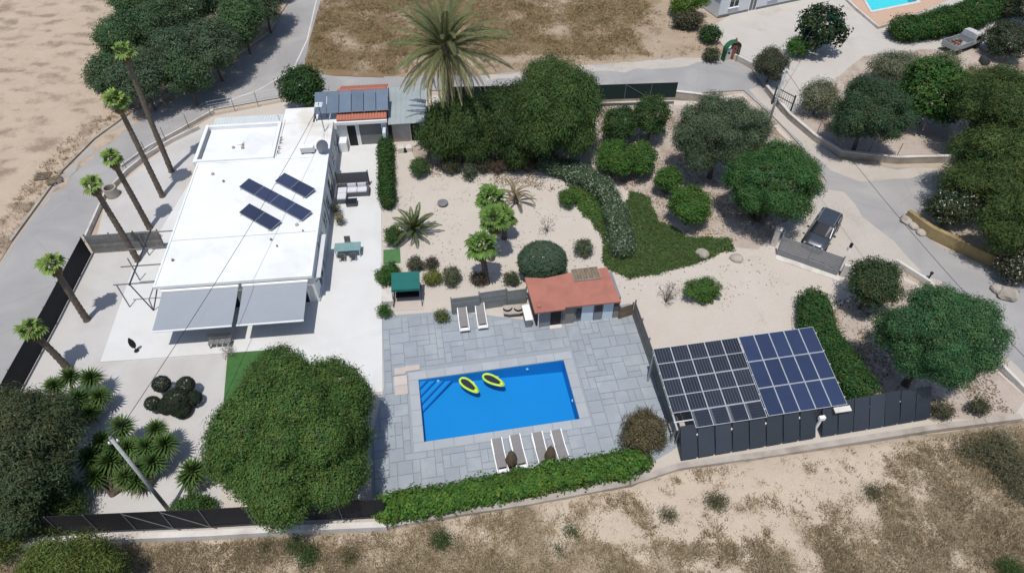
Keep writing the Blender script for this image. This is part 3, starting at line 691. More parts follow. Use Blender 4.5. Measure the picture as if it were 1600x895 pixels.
# openings, each with its frame and pane
def window(par, x, y, z, wd, ht, face, nm='window', pane=GLASSD, shut=False, bar=True):
    """face: 'F' front wall (faces -y), 'R' right wall (faces +x)"""
    def bx(b, u0, u1, d0, d1, z0, z1):
        return b.b2(x+u0, x+u1, y-d1, y-d0, z0, z1) if face == 'F' else b.b2(x+d0, x+d1, y+u0, y+u1, z0, z1)
    w_ = bx(MB(), -wd/2, wd/2, .003, .03, z, z+ht).obj(nm, pane, par)
    f = MB(); e = .07
    for u0, u1, z0, z1 in ((-wd/2-e, wd/2+e, z-e, z), (-wd/2-e, wd/2+e, z+ht, z+ht+e), (-wd/2-e, -wd/2, z, z+ht), (wd/2, wd/2+e, z, z+ht), (-.03, .03, z, z+ht))[:5 if bar else 4]: bx(f, u0, u1, .002, .06, z0, z1)
    bx(f, -wd/2-.12, wd/2+.12, .0025, .14, z-e-.05, z-e-.002); f.obj('frame', PLASTW, w_)
    if shut:
        s = MB()
        for k in range(7): bx(s, -wd/2, wd/2, .032, .05, z+ht*.45+k*ht*.078, z+ht*.45+k*ht*.078+ht*.066)
        s.obj('roller_shutter', SHUT, w_)
for x in (-8.7, -7.2, -5.8, -3.8, -2.4, -1.2): window(house, x, 0, .10, 1.15, 2.05, 'F', 'glass_door')
for y, wd, z, ht, sh in ((1.9, 1.5, .15, 2.0, False), (4.6, 1.2, .9, 1.1, True), (6.9, 1.2, .9, 1.1, True), (9.0, 1.0, .9, 1.1, True), (11.3, 1.6, .15, 2.0, False), (14.6, 1.0, .95, 1.0, True), (16.6, .8, .95, 1.0, True)):
    window(house, 0, y, z, wd, ht, 'R', 'glass_door' if ht > 1.5 else 'window', shut=sh)
for y in (3.3, 8.0, 12.6):
    MB().tube([(.06, y, 2.55), (.09, y, 1.2), (.06, y, .08)], .035, 6).obj('downpipe', GREYM, house)
MB().b2(.003, .06, -.02, 17.9, .06, .30).obj('wall_foot_strip', WALLS, house)  # shadow along the right wall foot, put in as a darker strip
MB().b2(.003, .42, .3, 4.6, 2.05, 2.11).obj('side_canopy', WALLS, house)
for y in (.4, 2.4, 4.5): MB().beam((.03, y, 1.6), (.38, y, 2.04), .03, .04).obj('canopy_bracket', DARKM, house)
# awnings
def awning(label, x0, x1):
    c = hl((x0+x1)/2, -.25, 2.28); t = thing('awning', label, 'awning', c, HA, 'retractable awnings on the house front'); h = (x1-x0)/2
    n = 12; v = []; f = []
    for i in range(n+1):
        s = i/n; y = -.12-3.0*s; z = .12-.36*s-.05*math.sin(math.pi*s)
        for k in range(9): xx = -h+2*h*k/8; v.append((xx, y, z-.012*(k % 2)*math.sin(math.pi*s)))
    for i in range(n):
        for k in range(8): a = i*9+k; f.append((a, a+1, a+10, a+9))
    m = len(v); v += [(p[0], p[1], p[2]-.015) for p in v]; f += [tuple(reversed([q+m for q in w_])) for w_ in f]
    MB().add(v, f).obj('canopy', AWN, t)
    MB().b2(-h-.05, h+.05, -.17, -.003, .12, .28).obj('cassette', PLASTW, t, bevel=.02)
    MB().b2(-h-.02, h+.02, -3.2, -3.11, -.30, -.19).obj('front_bar', PLASTW, t, bevel=.02)
    for s in (-.7, .7): MB().tube([(s*h, -.1, .0), (s*h*.55, -1.6, -.22), (s*h, -3.08, -.28)], .03, 6).obj('arm', PLASTW, t)
awning('grey retractable awning over the house front, half towards the row of palms', -9.65, -4.78)
awning('grey retractable awning over the house front, half towards the pool', -4.48, -.32)
# front furniture in the shade
p = hl(-6.0, -3.3); t = thing('patio_bench', 'small wooden slatted bench half in the awning shade', 'bench', (p.x, p.y, .06), HA)
for k in range(4): MB().box(-.55+k*.36, 0, .44, .32, .42, .04).obj('seat_board', WOODG, t)
MB().box(0, .28, .72, 1.5, .05, .35).obj('backrest', WOODG, t)
for x in (-.65, .65):
    for y in (-.15, .25): MB().box(x, y, .21, .06, .06, .42).obj('leg', WOODG, t)
# solar rows on the roof
def panel_mesh(name, a, b, m, th=.035):
    me = bpy.data.meshes.new(name); e = .022
    v = [(e, e, th*.9), (a-e, e, th*.9), (a-e, b-e, th*.9), (e, b-e, th*.9), (e, e, th*.5), (a-e, e, th*.5), (a-e, b-e, th*.5), (e, b-e, th*.5)]
    me.from_pydata(v, [], [(0, 1, 2, 3), (7, 6, 5, 4), (0, 4, 5, 1), (1, 5, 6, 2), (2, 6, 7, 3), (3, 7, 4, 0)]); me.update(); me.materials.append(m)
    uv = me.uv_layers.new(name='UVMap')
    for lp in me.loops: q = v[lp.vertex_index]; uv.data[lp.index].uv = (q[0]/a, q[1]/b)
    return me
def frame_mesh(a, b, th=.035, e=.022):
    return (MB().b2(0, a, 0, e, 0, th).b2(0, a, b-e, b, 0, th).b2(0, e, e, b-e, 0, th).b2(a-e, a, e, b-e, 0, th))
def basis(o, ex, ey):
    ex = ex.normalized(); ez = ex.cross(ey).normalized(); ey = ez.cross(ex)
    m = Matrix((ex, ey, ez)).transposed().to_4x4(); m.translation = o; return m
def add_panel(par, pm, fm, loc):
    o = link('solar_panel', pm, par, loc); link('frame', fm, o); return o
RP = panel_mesh('roof_panel', 1.66, 1.02, PV_ROOF); RF = mesh('roof_panel_frame', *(lambda b: (b.v, b.f))(frame_mesh(1.66, 1.02)), STEEL)
def roof_row(label, px0, px1, n):
    a = g(*px0, 3.0); b = g(*px1, 3.0); ex = (b-a); ex.z = 0; ex.normalize(); ey = Vector((-ex.y, ex.x, 0))*math.cos(.16)+Vector((0, 0, math.sin(.16)))
    t = thing('solar_array', label, 'solar panels', (a.x, a.y, 2.80), math.atan2(ex.y, ex.x), 'solar rows on the house roof')
    for k in range(n):
        o = add_panel(t, RP, RF, (k*1.685, 0, .12)); o.rotation_euler = (.16, 0, 0)
    fr = MB()
    for x in (.2, n*1.685-.25): fr.beam((x, .05, .1), (x, 1.0, .25), .04, .04).beam((x, .98, 0), (x, .98, .24), .04, .04).beam((x, .08, 0), (x, .08, .11), .04, .04).b2(x-.05, x+.05, -.1, 1.15, 0, .02)
    for x in [k*1.685+.84 for k in range(n)]: fr.beam((x, .98, 0), (x, .98, .24), .04, .04)
    fr.obj('support', ALU, t)
roof_row('pair of navy solar panels on the white roof, nearest the satellite dish', (429, 282), (476, 307), 2)
roof_row('row of four navy solar panels on the white roof', (373, 291), (472, 344), 4)
roof_row('pair of navy solar panels on the white roof, towards the awning end', (373, 331), (423, 359), 2)
# dish, box, mast and wires
p = hl(-.35, 13.7); t = thing('satellite_dish', 'dark grey satellite dish on a mast at the roof edge', 'satellite dish', (p.x, p.y, 2.8), HA)
MB().cyl((0, 0, 0), (0, 0, .6), .04).obj('mast', DARKM, t)
pr = [(r, .22*r*r) for r in (0.01, .15, .3, .42, .5)]; b = MB(); n = 18
b.add([(r*math.cos(6.2832*k/n), r*math.sin(6.2832*k/n), z) for r, z in pr for k in range(n)], [(i*n+k, i*n+(k+1) % n, (i+1)*n+(k+1) % n, (i+1)*n+k) for i in range(4) for k in range(n)])
b.obj('reflector', mat('dish_grey', (.09, .10, .125), None, 2., .5, 0), t, (0, -.1, .6), (math.radians(48), 0, -.25), smooth=True); MB().tube([(0, -.35, .5), (.1, -.75, .75)], .02, 5).obj('feed_arm', DARKM, t)
p = hl(-1.6, 13.75); t = thing('air_conditioner', 'white louvred air conditioner box next to the satellite dish', 'air conditioner', (p.x, p.y, 2.8), HA)
MB().b2(-.55, .55, -.22, .22, .12, .62).obj('casing', PLASTW, t, bevel=.02)
for k in range(8): MB().b2(-.5, .5, -.245, -.223, .16+k*.055, .19+k*.055).obj('louvre', CORR, t)
for x in (-.4, .4): MB().b2(x-.04, x+.04, -.25, .25, 0, .118).obj('foot', DARKM, t)
p = hl(-.55, 16.6); mast = thing('antenna_mast', 'thin antenna mast with guy wires on the back roof', 'antenna', (p.x, p.y, 2.8), HA)
MB().cyl((0, 0, 0), (0, 0, 2.6), .03, .025).obj('pole', DARKM, mast)
for x, y in ((-1.6, -2.4), (.35, -2.5), (-1.5, 1.1)): MB().cyl((0, 0, 2.1), (x, y, .02), .008, .008, 4).obj('guy_wire', DARKM, mast)
for k in range(5): MB().cyl((-.3, -.3+k*.15, 2.5), (.3, -.3+k*.15, 2.5), .008, .008, 4).obj('element', STEEL, mast)
MB().cyl((0, -.35, 2.5), (0, .35, 2.5), .012, .012, 5).obj('boom', STEEL, mast)

# ---------------------------------------------------------------- annex with tiled roof under solar panels
annex = thing('annex', 'small white annex with terracotta roof strip and grey roller shutter', 'annex', HO, HA)
MB().b2(.24, 4.35, 18.36, 23.2, 0, 2.66).obj('wall', WHITE, annex); MB().b2(-1.6, .236, 18.36, 22.6, 0, 2.5).obj('wall', WHITE, annex)
MB().b2(.1, 4.5, 17.9, 18.357, 2.45, 2.70).obj('fascia', WHITE, annex)
ridge_y, ridge_z = 21.2, 3.75
def slope(y0, z0, y1, z1, nm):
    b = MB(); nx = 17; L = 4.2/nx
    for i in range(nx):
        x = .3+i*L; ring = []
        for k in range(5): a = math.pi*k/4; ring.append((x+L/2-math.cos(a)*L*.5, math.sin(a)*.06))
        ring += [(x+L, -.05), (x, -.05)]
        v = [(q[0], y0, z0+q[1]) for q in ring]+[(q[0], y1, z1+q[1]) for q in ring]; m_ = len(ring)
        b.add(v, [(k, (k+1) % m_, m_+(k+1) % m_, m_+k) for k in range(m_)]+[tuple(range(m_)), tuple(reversed(range(m_, 2*m_)))])
    o = b.obj(nm, TERRA, annex); o["kind"] = "stuff"; return o
slope(18.05, 2.82, ridge_y, ridge_z, 'roof_tiles'); slope(23.6, 2.78, ridge_y+.02, ridge_z, 'roof_tiles')
for x in (.34, 4.33): MB().add([(x-.04, 18.4, 2.66), (x-.04, 23.2, 2.66), (x-.04, ridge_y, ridge_z-.09), (x+.04, 18.4, 2.66), (x+.04, 23.2, 2.66), (x+.04, ridge_y, ridge_z-.09)], [(0, 2, 1), (3, 4, 5), (0, 1, 4, 3), (1, 2, 5, 4), (2, 0, 3, 5)]).obj('gable', WHITE, annex)
MB().cyl((.3, ridge_y, ridge_z+.02), (4.5, ridge_y, ridge_z+.02), .12, .12, 8).obj('ridge_tile', TERRA, annex)
window(annex, 1.35, 18.36, .06, .72, 2.05, 'F', 'door', BLACK, bar=False); window(annex, 2.95, 18.36, .10, 1.9, 2.05, 'F', 'roller_door', SHUT, bar=False)
MB().b2(.15, .85, 17.4, 18.35, 0, 1.0).obj('side_counter', WHITE, annex); MB().b2(4.05, 4.3, 17.2, 18.35, 0, 1.9).obj('side_pier', LBLUE, annex)
ta = thing('solar_array', 'row of six solar panels under grey blue sky glare leaning on the annex roof', 'solar panels', hl(-1.5, 18.55, 3.12), HA)
tl = math.atan2(.85, 2.45); GP = panel_mesh('annex_panel', .99, 2.35, PV_GLARE); GF = mesh('annex_panel_frame', *(lambda b: (b.v, b.f))(frame_mesh(.99, 2.35)), mat('slate_blue_frame', (.10, .125, .16), None, 2., .5, 0))
for k in range(6):
    o = add_panel(ta, GP, GF, (k*1.035, 0, .12)); o.rotation_euler = (tl-.02, 0, 0)
for y, z in ((.1, .03), (1.95, .68)): MB().b2(-.1, 6.2, y, y+.05, z+.02, z+.07).obj('rail', ALU, ta)
for x in (.05, 1.0, 6.05): MB().beam((x, .1, -.9 if x < .5 else -.3), (x, .12, .05), .06, .06).obj('post', DARKM, ta)
# shed beside it
shed = thing('shed', 'pale grey sheet-roofed garden shed beside the annex', 'shed', HO, HA)
MB().b2(4.75, 7.6, 18.6, 23.0, 0, 2.2).obj('wall', CONCW, shed)
b = MB().hexa([(4.55, 17.9, 2.22), (7.6, 17.9, 2.22), (8.0, 23.4, 2.5), (4.45, 23.4, 2.5)], [(4.55, 17.9, 2.27), (7.6, 17.9, 2.27), (8.0, 23.4, 2.55), (4.45, 23.4, 2.55)]); b.obj('roof', ZINC, shed)
for k in range(7): MB().beam((4.7+k*.44, 17.95, 2.285), (4.65+k*.5, 23.35, 2.565), .03, .03).obj('roof_rib', ZINC, shed)
window(shed, 6.75, 18.6, .02, .8, 1.8, 'F', 'door', BLACK, bar=False)
p = g(690-62, 238); t = thing('rubble_block', 'pale broken concrete block with dark hollow before the shed', 'block', (g(633,236).x, g(633,236).y, 0), .2)
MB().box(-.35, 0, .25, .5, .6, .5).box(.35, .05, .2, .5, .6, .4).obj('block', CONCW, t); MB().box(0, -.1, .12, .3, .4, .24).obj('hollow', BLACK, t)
# ---------------------------------------------------------------- things on the side terrace
def bx(b, *q): return b.b2(*q)
p = hl(.45, 10.4); t = thing('corner_sofa', 'charcoal rattan corner sofa with pale cushions on the side terrace', 'sofa', (p.x, p.y, .06), HA)
MB().b2(0, .75, 0, 1.55, 0, .38).obj('base', SOFAD, t); MB().b2(.753, 2.35, .8, 1.55, 0, .38).obj('base', SOFAD, t)
MB().b2(0, 2.45, 1.56, 1.72, 0, .75).obj('backrest', SOFAD, t); MB().b2(-.14, -.003, 0, 1.72, 0, .7).obj('backrest', SOFAD, t); MB().b2(2.353, 2.5, .78, 1.55, 0, .6).obj('armrest', SOFAD, t)
for q in ((.03, .72, .05, .75), (.03, .72, .77, 1.5), (.78, 1.54, .83, 1.5), (1.57, 2.32, .83, 1.5)): MB().b2(*q, .382, .52).obj('cushion', CUSH, t, bevel=.03)
for q in ((.80, 1.5, 1.38, 1.54), (1.6, 2.3, 1.38, 1.54)): MB().b2(*q, .523, .85).obj('cushion', CUSH, t, bevel=.03)
p = hl(.4, 12.6); t = thing('privacy_screen', 'dark grey screen standing behind the corner sofa', 'screen', (p.x, p.y, .06), HA)
MB().b2(0, 2.45, 0, .05, .1, 1.35).obj('panel', SOFAD, t)
for x in (-.04, 2.49): MB().b2(x-.04, x+.04, -.02, .07, 0, 1.5).obj('post', DARKM, t)
p = hl(1.6, 10.25); t = thing('coffee_table', 'low charcoal rattan coffee table before the corner sofa', 'table', (p.x, p.y, .06), HA)
MB().b2(-.42, .42, -.3, .3, .05, .36).obj('body', SOFAD, t, bevel=.02); MB().b2(-.44, .44, -.32, .32, .362, .39).obj('tabletop', GLASSD, t)
for x in (-.36, .36):
    for y in (-.24, .24): MB().b2(x-.03, x+.03, y-.03, y+.03, 0, .048).obj('foot', DARKM, t)
p = g(543, 386, .75); t = thing('dining_table', 'teal topped dining table on the side terrace', 'table', (p.x, p.y, .06), HA)
MB().b2(-.95, .95, -.45, .45, .70, .74).obj('tabletop', TEALG, t, bevel=.008)
for x in (-.85, .85):
    for y in (-.38, .38): MB().b2(x-.03, x+.03, y-.03, y+.03, 0, .698).obj('leg', STEEL, t)
ch0 = thing('garden_chair', '', 'chair')
MB().b2(-.22, .22, -.22, .22, .42, .46).obj('seat', SOFAD, ch0); MB().hexa([(-.22, -.25, .46), (.22, -.25, .46), (.22, -.22, .46), (-.22, -.22, .46)], [(-.22, -.33, .88), (.22, -.33, .88), (.22, -.30, .88), (-.22, -.30, .88)]).obj('backrest', SOFAD, ch0)
for x in (-.2, .2):
    for y in (-.2, .2): MB().b2(x-.02, x+.02, y-.02, y+.02, 0, .418).obj('leg', STEEL, ch0)
for i, (x, y, rz, lab) in enumerate(((-.42, -.62, 0, 'grey garden chair on the table side away from sofa, by house wall'), (.35, -.62, .1, 'grey garden chair on the table side away from sofa, by garden edge'), (-.1, .68, 3.14, 'grey garden chair on the table side facing the corner sofa'))):
    c = ch0 if i == 0 else copy_tree(ch0); q = hl(*[a for a in (0, 0)]); ca, sa = math.cos(HA), math.sin(HA)
    c.location = (p.x+x*ca-y*sa, p.y+x*sa+y*ca, .06); c.rotation_euler = (0, 0, HA+rz); c["label"] = lab; c["group"] = 'chairs round the teal table'
# left: washing frame
p = g(216, 470); t = thing('pergola', 'dark steel pergola frame without cover beside the house wall', 'pergola', hl(-12.9, .8, .06), HA)
for y in (0, 1.7, 3.4, 5.1): MB().beam((-.2, y, 2.2), (2.7, y, 2.2), .06, .07).obj('crossbar', GREYM, t)
MB().beam((.9, -.2, 2.27), (.9, 5.3, 2.27), .08, .07).obj('beam', DARKM, t)
for x, y in ((0, 0), (0, 5.1), (2.6, 0), (2.6, 5.1), (0, 2.55)): MB().beam((x, y, 0), (x, y, 2.165), .06, .06).obj('post', GREYM, t)
MB().beam((.9, -.1, 2.2), (1.7, -.5, .0), .06, .06).obj('brace', DARKM, t); MB().beam((1.7, -.5, 0), (2.6, .3, 2.1), .06, .06).obj('brace', DARKM, t)
# black bird-like ornament
p = g(214, 549); t = thing('garden_ornament', 'black leaf-shaped standing ornament on the white terrace', 'ornament', (p.x, p.y, .06), 0)
MB().lathe([(.16, 0), (.16, .04), (.03, .07), (.025, .3)], n=12).obj('base', BLACK, t)
b = MB(); b.lathe([(.02, 0), (.14, .15), (.19, .4), (.16, .7), (.07, .95), (.015, 1.05)], n=12); o = b.obj('figure', BLACK, t, (0, 0, .28), (0, 0, .6), smooth=True); o.scale = (1, .55, 1)
# artificial turf and mat
q = [g(*k) for k in ((356,552),(430,547),(442,640),(348,650))]; o = MB().prism(q, .0, .075).obj('turf_lawn', TURF); o["kind"] = "structure"
q = [g(*k) for k in ((599,391),(625,389),(626,411),(599,413))]; o = MB().prism(q, .0, .05).obj('turf_mat', TURFM); tag(o, 'small green artificial turf mat at the terrace edge', 'mat')
# green swing seat
p = g(638, 468); t = thing('garden_swing', 'garden swing seat with teal green canopy beside the deck', 'swing', (p.x, p.y, .03), .08)
MB().hexa([(-.95, -.55, 1.55), (.95, -.55, 1.55), (.95, .75, 1.85), (-.95, .75, 1.85)], [(-.95, -.55, 1.62), (.95, -.55, 1.62), (.95, .75, 1.93), (-.95, .75, 1.93)]).obj('canopy', TEAL, t)
MB().b2(-.95, .95, -.585, -.552, 1.42, 1.62).obj('valance', TEAL, t)
for x in (-.97, .97):
    MB().tube([(x, -.7, 0), (x, 0, 1.6), (x, .7, 0)], .03, 6).obj('leg', DARKM, t)
MB().beam((-.97, 0, 1.6), (.97, 0, 1.6), .05, .05).obj('top_rail', DARKM, t)
MB().b2(-.8, .8, -.25, .25, .45, .55).obj('seat', BLACK, t); MB().b2(-.8, .8, .22, .30, .55, 1.0).obj('backrest', BLACK, t)
for x in (-.75, .75): MB().cyl((x, 0, .55), (x, 0, 1.58), .012).obj('hanger', DARKM, t)
MB().b2(-1.1, 1.1, -1.0, .6, -.02, .0).obj('footing', PATCHS, t)
q = g(607, 470); o = MB().box(0, 0, .3, .8, 1.2, .6).obj('planter_wall', CONCW, None, (q.x, q.y, 0), (0, 0, HA)); tag(o, 'pale square masonry planter beside the swing seat', 'planter')
p = g(692, 320); t = thing('stone_table', 'round grey stone disc on a low foot in the sand garden', 'table', (p.x, p.y, 0)); MB().lathe([(.2, 0), (.22, .1), (.16, .16)], n=14).obj('foot', CONC, t); MB().lathe([(.36, .162), (.42, .18), (.42, .25), (.39, .27)], n=20).obj('disc', GREYM, t)
# slatted screens by the pool house
def slat_fence(name, label, a, b, ht, n, m, group=None, cat='fence', z0=0., th=.03, lean=0., posts=2, pw=.08, gap=.18):
    d = b-a; L = math.hypot(d.x, d.y); t = thing(name, label, cat, (a.x, a.y, z0), math.atan2(d.y, d.x), group)
    sh = ht/n; me = MB().b2(0, L, -th/2, th/2, 0, sh*(1-gap)); k0 = mesh('slat', me.v, me.f, m)
    for k in range(n): link('slat', k0, t, (0, lean*k/n, .03+k*sh))
    pm = MB().b2(-pw/2, pw/2, -pw/2, pw/2, 0, ht+.08)
    k1 = mesh('post', pm.v, pm.f, m)
    for i in range(posts): link('post', k1, t, (L*i/(posts-1), th/2+pw/2+.003+lean*.5, 0))
    return t
G2 = 'slatted grey screens by the loungers'
slat_fence('slat_screen', 'grey slatted screen at the garden end, behind the two loungers', g(707, 492), g(750, 487), 1.65, 9, WOODS, G2)
slat_fence('slat_screen', 'taller grey slatted screen in the middle behind the lounging corner', g(750, 484), g(791, 478), 1.7, 9, WOODS, G2)
slat_fence('slat_screen', 'short dark grey slatted screen beside the pool house wall', g(793, 478), g(822, 474), 1.5, 8, WOODS, G2)
slat_fence('slat_screen', 'short taupe slatted fence joining pool house to deck fence', g(967, 499), g(987, 493), 1.2, 8, WOODB)
slat_fence('deck_fence', 'long weathered board fence along the pool deck beside the carport', g(988, 494), g(1056, 690), 1.55, 9, WOODG, posts=7)
# lounge corner: table, curved chairs, cabinet
p = g(803, 484, .4); t = thing('stone_bench', 'pale grey low stone table in the corner by the screens', 'table', (p.x, p.y, .075), .12)
MB().prism([(-.75, -.3), (-.4, -.42), (.4, -.42), (.85, -.25), (.7, .4), (-.7, .4)], .34, .42).obj('tabletop', CONC, t); MB().box(0, 0, .17, .8, .4, .339).obj('foot', CONC, t)
for i, (px, lab) in enumerate((((793, 489), 'low curved dark chair back at the stone table, garden side'), ((810, 489), 'low curved dark chair back at the stone table, pool house side'))):
    p = g(*px); t = thing('tub_chair', lab, 'chair', (p.x, p.y, .075), .1, 'tub chairs at the stone table')
    MB().lathe([(.2, 0), (.24, .3), (.26, .34)], n=14).obj('seat', MESHF, t)
    v = []; n = 10
    b = MB()
    for k in range(n):
        a0, a1 = math.pi*(1.1+.8*k/n), math.pi*(1.1+.8*(k+1)/n)
        b.hexa([(r*math.cos(a), r*math.sin(a), .3) for r, a in ((.27, a0), (.31, a0), (.31, a1), (.27, a1))], [(r*math.cos(a), r*math.sin(a), .58) for r, a in ((.29, a0), (.34, a0), (.34, a1), (.29, a1))])
    b.obj('backrest', BLACK, t)
p = g(826, 507); t = thing('side_cabinet', 'narrow white topped cabinet against the pool house end wall', 'cabinet', (p.x-.1, p.y+.35, .075), .17)
MB().b2(-.22, .22, -.65, .65, 0, .72).obj('body', GREYW, t); MB().b2(-.25, .25, -.68, .68, .722, .77).obj('worktop', PLASTW, t); MB().b2(.05, .2, -.655-.02, -.653, .1, .6).obj('door', GREYM, t)
# ---------------------------------------------------------------- pool house
a = g(840, 513); b2_ = g(966, 497); d = b2_-a; pa = math.atan2(d.y, d.x); L = d.length
ph = thing('pool_house', 'low pool house with red coated flat roof and grey doors', 'pool house', (a.x, a.y, .03), pa)
MB().b2(0, L, .12, 2.5, 0, 1.95).obj('wall', GREYW, ph)
rp = [(-.32, -.42), (1.65, -.42), (1.75, -.24), (L-.15, -.36), (L-.3, 2.72), (2.55, 2.6), (.85, 2.38), (-.42, 2.68)]
MB().prism(rp, 1.953, [2.06 if y < 1 else 2.2 for x, y in rp]).obj('roof', REDROOF, ph)
pt = MB().b2(2.75, 4.6, 1.75, 2.85, 2.19, 2.27).obj('roof_patch', CONC, ph)
for k in range(9): MB().box(2.87+k*.2, 2.3, 2.285, .17, 1.0, .03, random.uniform(-.03, .03)).obj('plank', WOODB, pt)
for x0, x1, z0, z1, m_, nm in ((.05, .8, 0, 1.9, GREYW, 'panel'), (1.65, 2.45, 0, 1.85, TAUPE, 'panel'), (2.62, 2.9, .5, 1.3, DARKM, 'meter_box'), (2.95, 3.75, 0, 1.6, LBLUE, 'door'), (3.8, 4.35, 0, 1.6, GREYW, 'door'), (4.4, 5.1, 0, 1.65, LBLUE, 'door'), (5.15, L-.02, .0, 1.2, TAUPE, 'panel')):
    MB().b2(x0, x1, .03, .117, z0, z1).obj(nm, m_, ph)
MB().b2(3.85, 4.3, .0, .028, .9, 1.5).obj('vent', DARKM, ph); MB().b2(5.2, L-.05, .0, .028, 1.22, 1.85).obj('window', GLASSD, ph)
dr = MB().b2(.88, 1.55, .05, .118, 0, 1.65).obj('doorway', BLACK, ph); MB().b2(.8, 1.62, -.25, .045, 0, .07).obj('door_step', CONCW, dr)
for x in (.82, 1.6): MB().b2(x-.04, x+.02, .02, .117, .071, 1.75).obj('door_post', GREYM, dr)
MB().tube([(0.02, -.2, 2.05), (.02, -.06, 1.7), (.02, -.05, .1)], .035, 6).obj('downpipe', PLASTW, ph)
MB().lathe([(.11, 0), (.13, .12), (.09, .17)], (.05, .05, 2.06), 10).obj('roof_pot', TERRA, ph)
MB().b2(-.06, -.003, .15, 2.45, .1, 1.9).obj('end_board', DARKM, ph)
# ---------------------------------------------------------------- solar carport
A = g(1020, 545, 3.0); B = g(1152, 527, 3.0); D = g(1056, 668, 2.0)
ex = (B-A).normalized(); ey = (A-D).normalized(); CPM = basis(A, ex, ey)
cp = thing('solar_carport', 'steel carport roofed with black and blue solar panels', 'carport'); cp.matrix_world = CPM
BL = panel_mesh('black_panel_wide', 2.09, 1.0, pvmat('solar_cells_black_wide', (.016, .019, .028), (.085, .092, .105), 2, 6))
BF = mesh('black_panel_frame', *(lambda b: (b.v, b.f))(frame_mesh(1.045, 2.03)), ALU); BW = mesh('black_wide_frame', *(lambda b: (b.v, b.f))(frame_mesh(2.09, 1.0)), ALU)
BPM = panel_mesh('black_panel', 1.045, 2.03, pvmat('solar_cells_black_tall', (.016, .019, .028), (.085, .092, .105), 6, 2))
for c in range(5):
    for r in range(2):
        o = add_panel(cp, BPM, BF, (c*1.06, -2.045*(r+1), 0)); MB().b2(.02, 1.02, 1.0, 1.03, .032, .037).obj('cell_gap', ALU, o)
for c in range(2):
    o = add_panel(cp, BL, BW, (1.06+c*2.12, -5.11, 0)); MB().b2(1.03, 1.06, .02, .98, .032, .037).obj('cell_gap', ALU, o)
UPM = panel_mesh('blue_panel', .945, 1.68, PV_BLUE); UF = mesh('blue_panel_frame', *(lambda b: (b.v, b.f))(frame_mesh(.945, 1.68)), ALU)
for c in range(5):
    for r in range(3):
        add_panel(cp, UPM, UF, (5.36+c*.96, -1.70*(r+1)+.03, 0))
for y in (-.4, -1.6, -2.5, -3.7, -4.6): MB().b2(-.05, 10.25, y-.03, y+.03, -.10, -.012).obj('rail', ALU, cp)
for x in (.05, 3.2, 5.3, 7.8, 10.1): MB().b2(x-.05, x+.05, -5.05, -.05, -.24, -.104).obj('rafter', STEEL, cp)
inv = CPM.inverted()
for x in (.05, 5.3, 10.1):
    for y in (-.3, -4.8):
        top = CPM @ Vector((x, y, -.25)); MB().beam(inv @ Vector((top.x, top.y, 0)), inv @ top, .1, .1).obj('post', STEEL, cp)
for x, y in ((10.25, -5.0),):
    MB().b2(9.3, 10.3, -5.45, -5.12, -.1, -.05).obj('end_sheet', CONCW, cp)
# tilted panel rows along the boundary wall
a = g(1063, 722); b_ = g(1450, 657); d = (b_-a); L = d.length; fa = math.atan2(d.y, d.x)
FP = panel_mesh('fence_panel', .92, 2.05, PV_DARK); FF = mesh('fence_panel_frame', *(lambda b: (b.v, b.f))(frame_mesh(.92, 2.05)), mat('slate_frame', (.045, .052, .065), None, 2., .5, 0))
def panel_row(label, s0, s1, n):
    t = thing('solar_panel_row', label, 'solar panels', a+d.normalized()*s0, fa, 'tilted dark panels on the boundary wall'); pitch = (s1-s0)/n
    for k in range(n):
        o = add_panel(t, FP, FF, (k*pitch+.02, 0, .30)); o.rotation_euler = (math.radians(57)+random.uniform(-.02, .02), 0, random.uniform(-.008, .008))
    for k in range(n+1):
        x = min(max(k*pitch-.03, .05), n*pitch-.08); MB().beam((x, 1.1, 0), (x, 1.1, 1.9), .05, .05).obj('post', STEEL, t); MB().beam((x, .06, .20), (x, 1.14, 1.86), .04, .05).obj('brace', DARKM, t)
        if k % 2: MB().b2(x-.03, x+.05, .75, .85, 1.32, 1.42).obj('clamp', PLASTW, t)
panel_row('row of eight tilted dark solar panels before the carport', 0, 8.22, 8)
panel_row('row of seven tilted dark solar panels beyond the carport', 8.55, L, 7)
q = g(1275, 690); o = MB().box(0, 0, .75, .16, .10, 1.5).box(0, -.02, 1.6, .35, .2, .25).obj('meter_post', PLASTW, None, (q.x, q.y+.6, 0), (0, 0, fa)); tag(o, 'white meter box on a post between the two dark panel rows', 'meter box')
# ---------------------------------------------------------------- walls and fences round the plot
def wall(name, label, path, th, ht, m, cat='wall', z0=-.05, cap=None):
    P = [g(*q) for q in path]; o0 = P[0]; t = thing(name, label, cat, (o0.x, o0.y, 0)); n = len(P); L_, R_ = [], []
    for i in range(n):
        d = (P[min(i+1, n-1)]-P[max(i-1, 0)]).normalized(); s = Vector((-d.y, d.x, 0)); L_.append(P[i]-o0+s*th/2); R_.append(P[i]-o0-s*th/2)
    for i in range(n-1):
        MB().prism([L_[i], R_[i], R_[i+1], L_[i+1]], z0, ht).obj('section', m, t)
        if cap:
            e = lambda p, q: p+(p-q)*.12
            MB().prism([e(L_[i], R_[i]), e(R_[i], L_[i]), e(R_[i+1], L_[i+1]), e(L_[i+1], R_[i+1])], ht+.001, ht+.07).obj('capping', cap, t)
    return t
wall('boundary_wall', 'low whitewashed wall under the black screen fence', [(-60,858),(130,848),(330,840),(470,832),(606,826)], .32, .6, CONCW)
wall('boundary_wall', 'low concrete wall below the vine hedge and tilted panels', [(606,822),(700,806),(830,786),(985,756),(1060,731),(1200,712),(1450,672),(1592,654)], .35, .30, CONC)
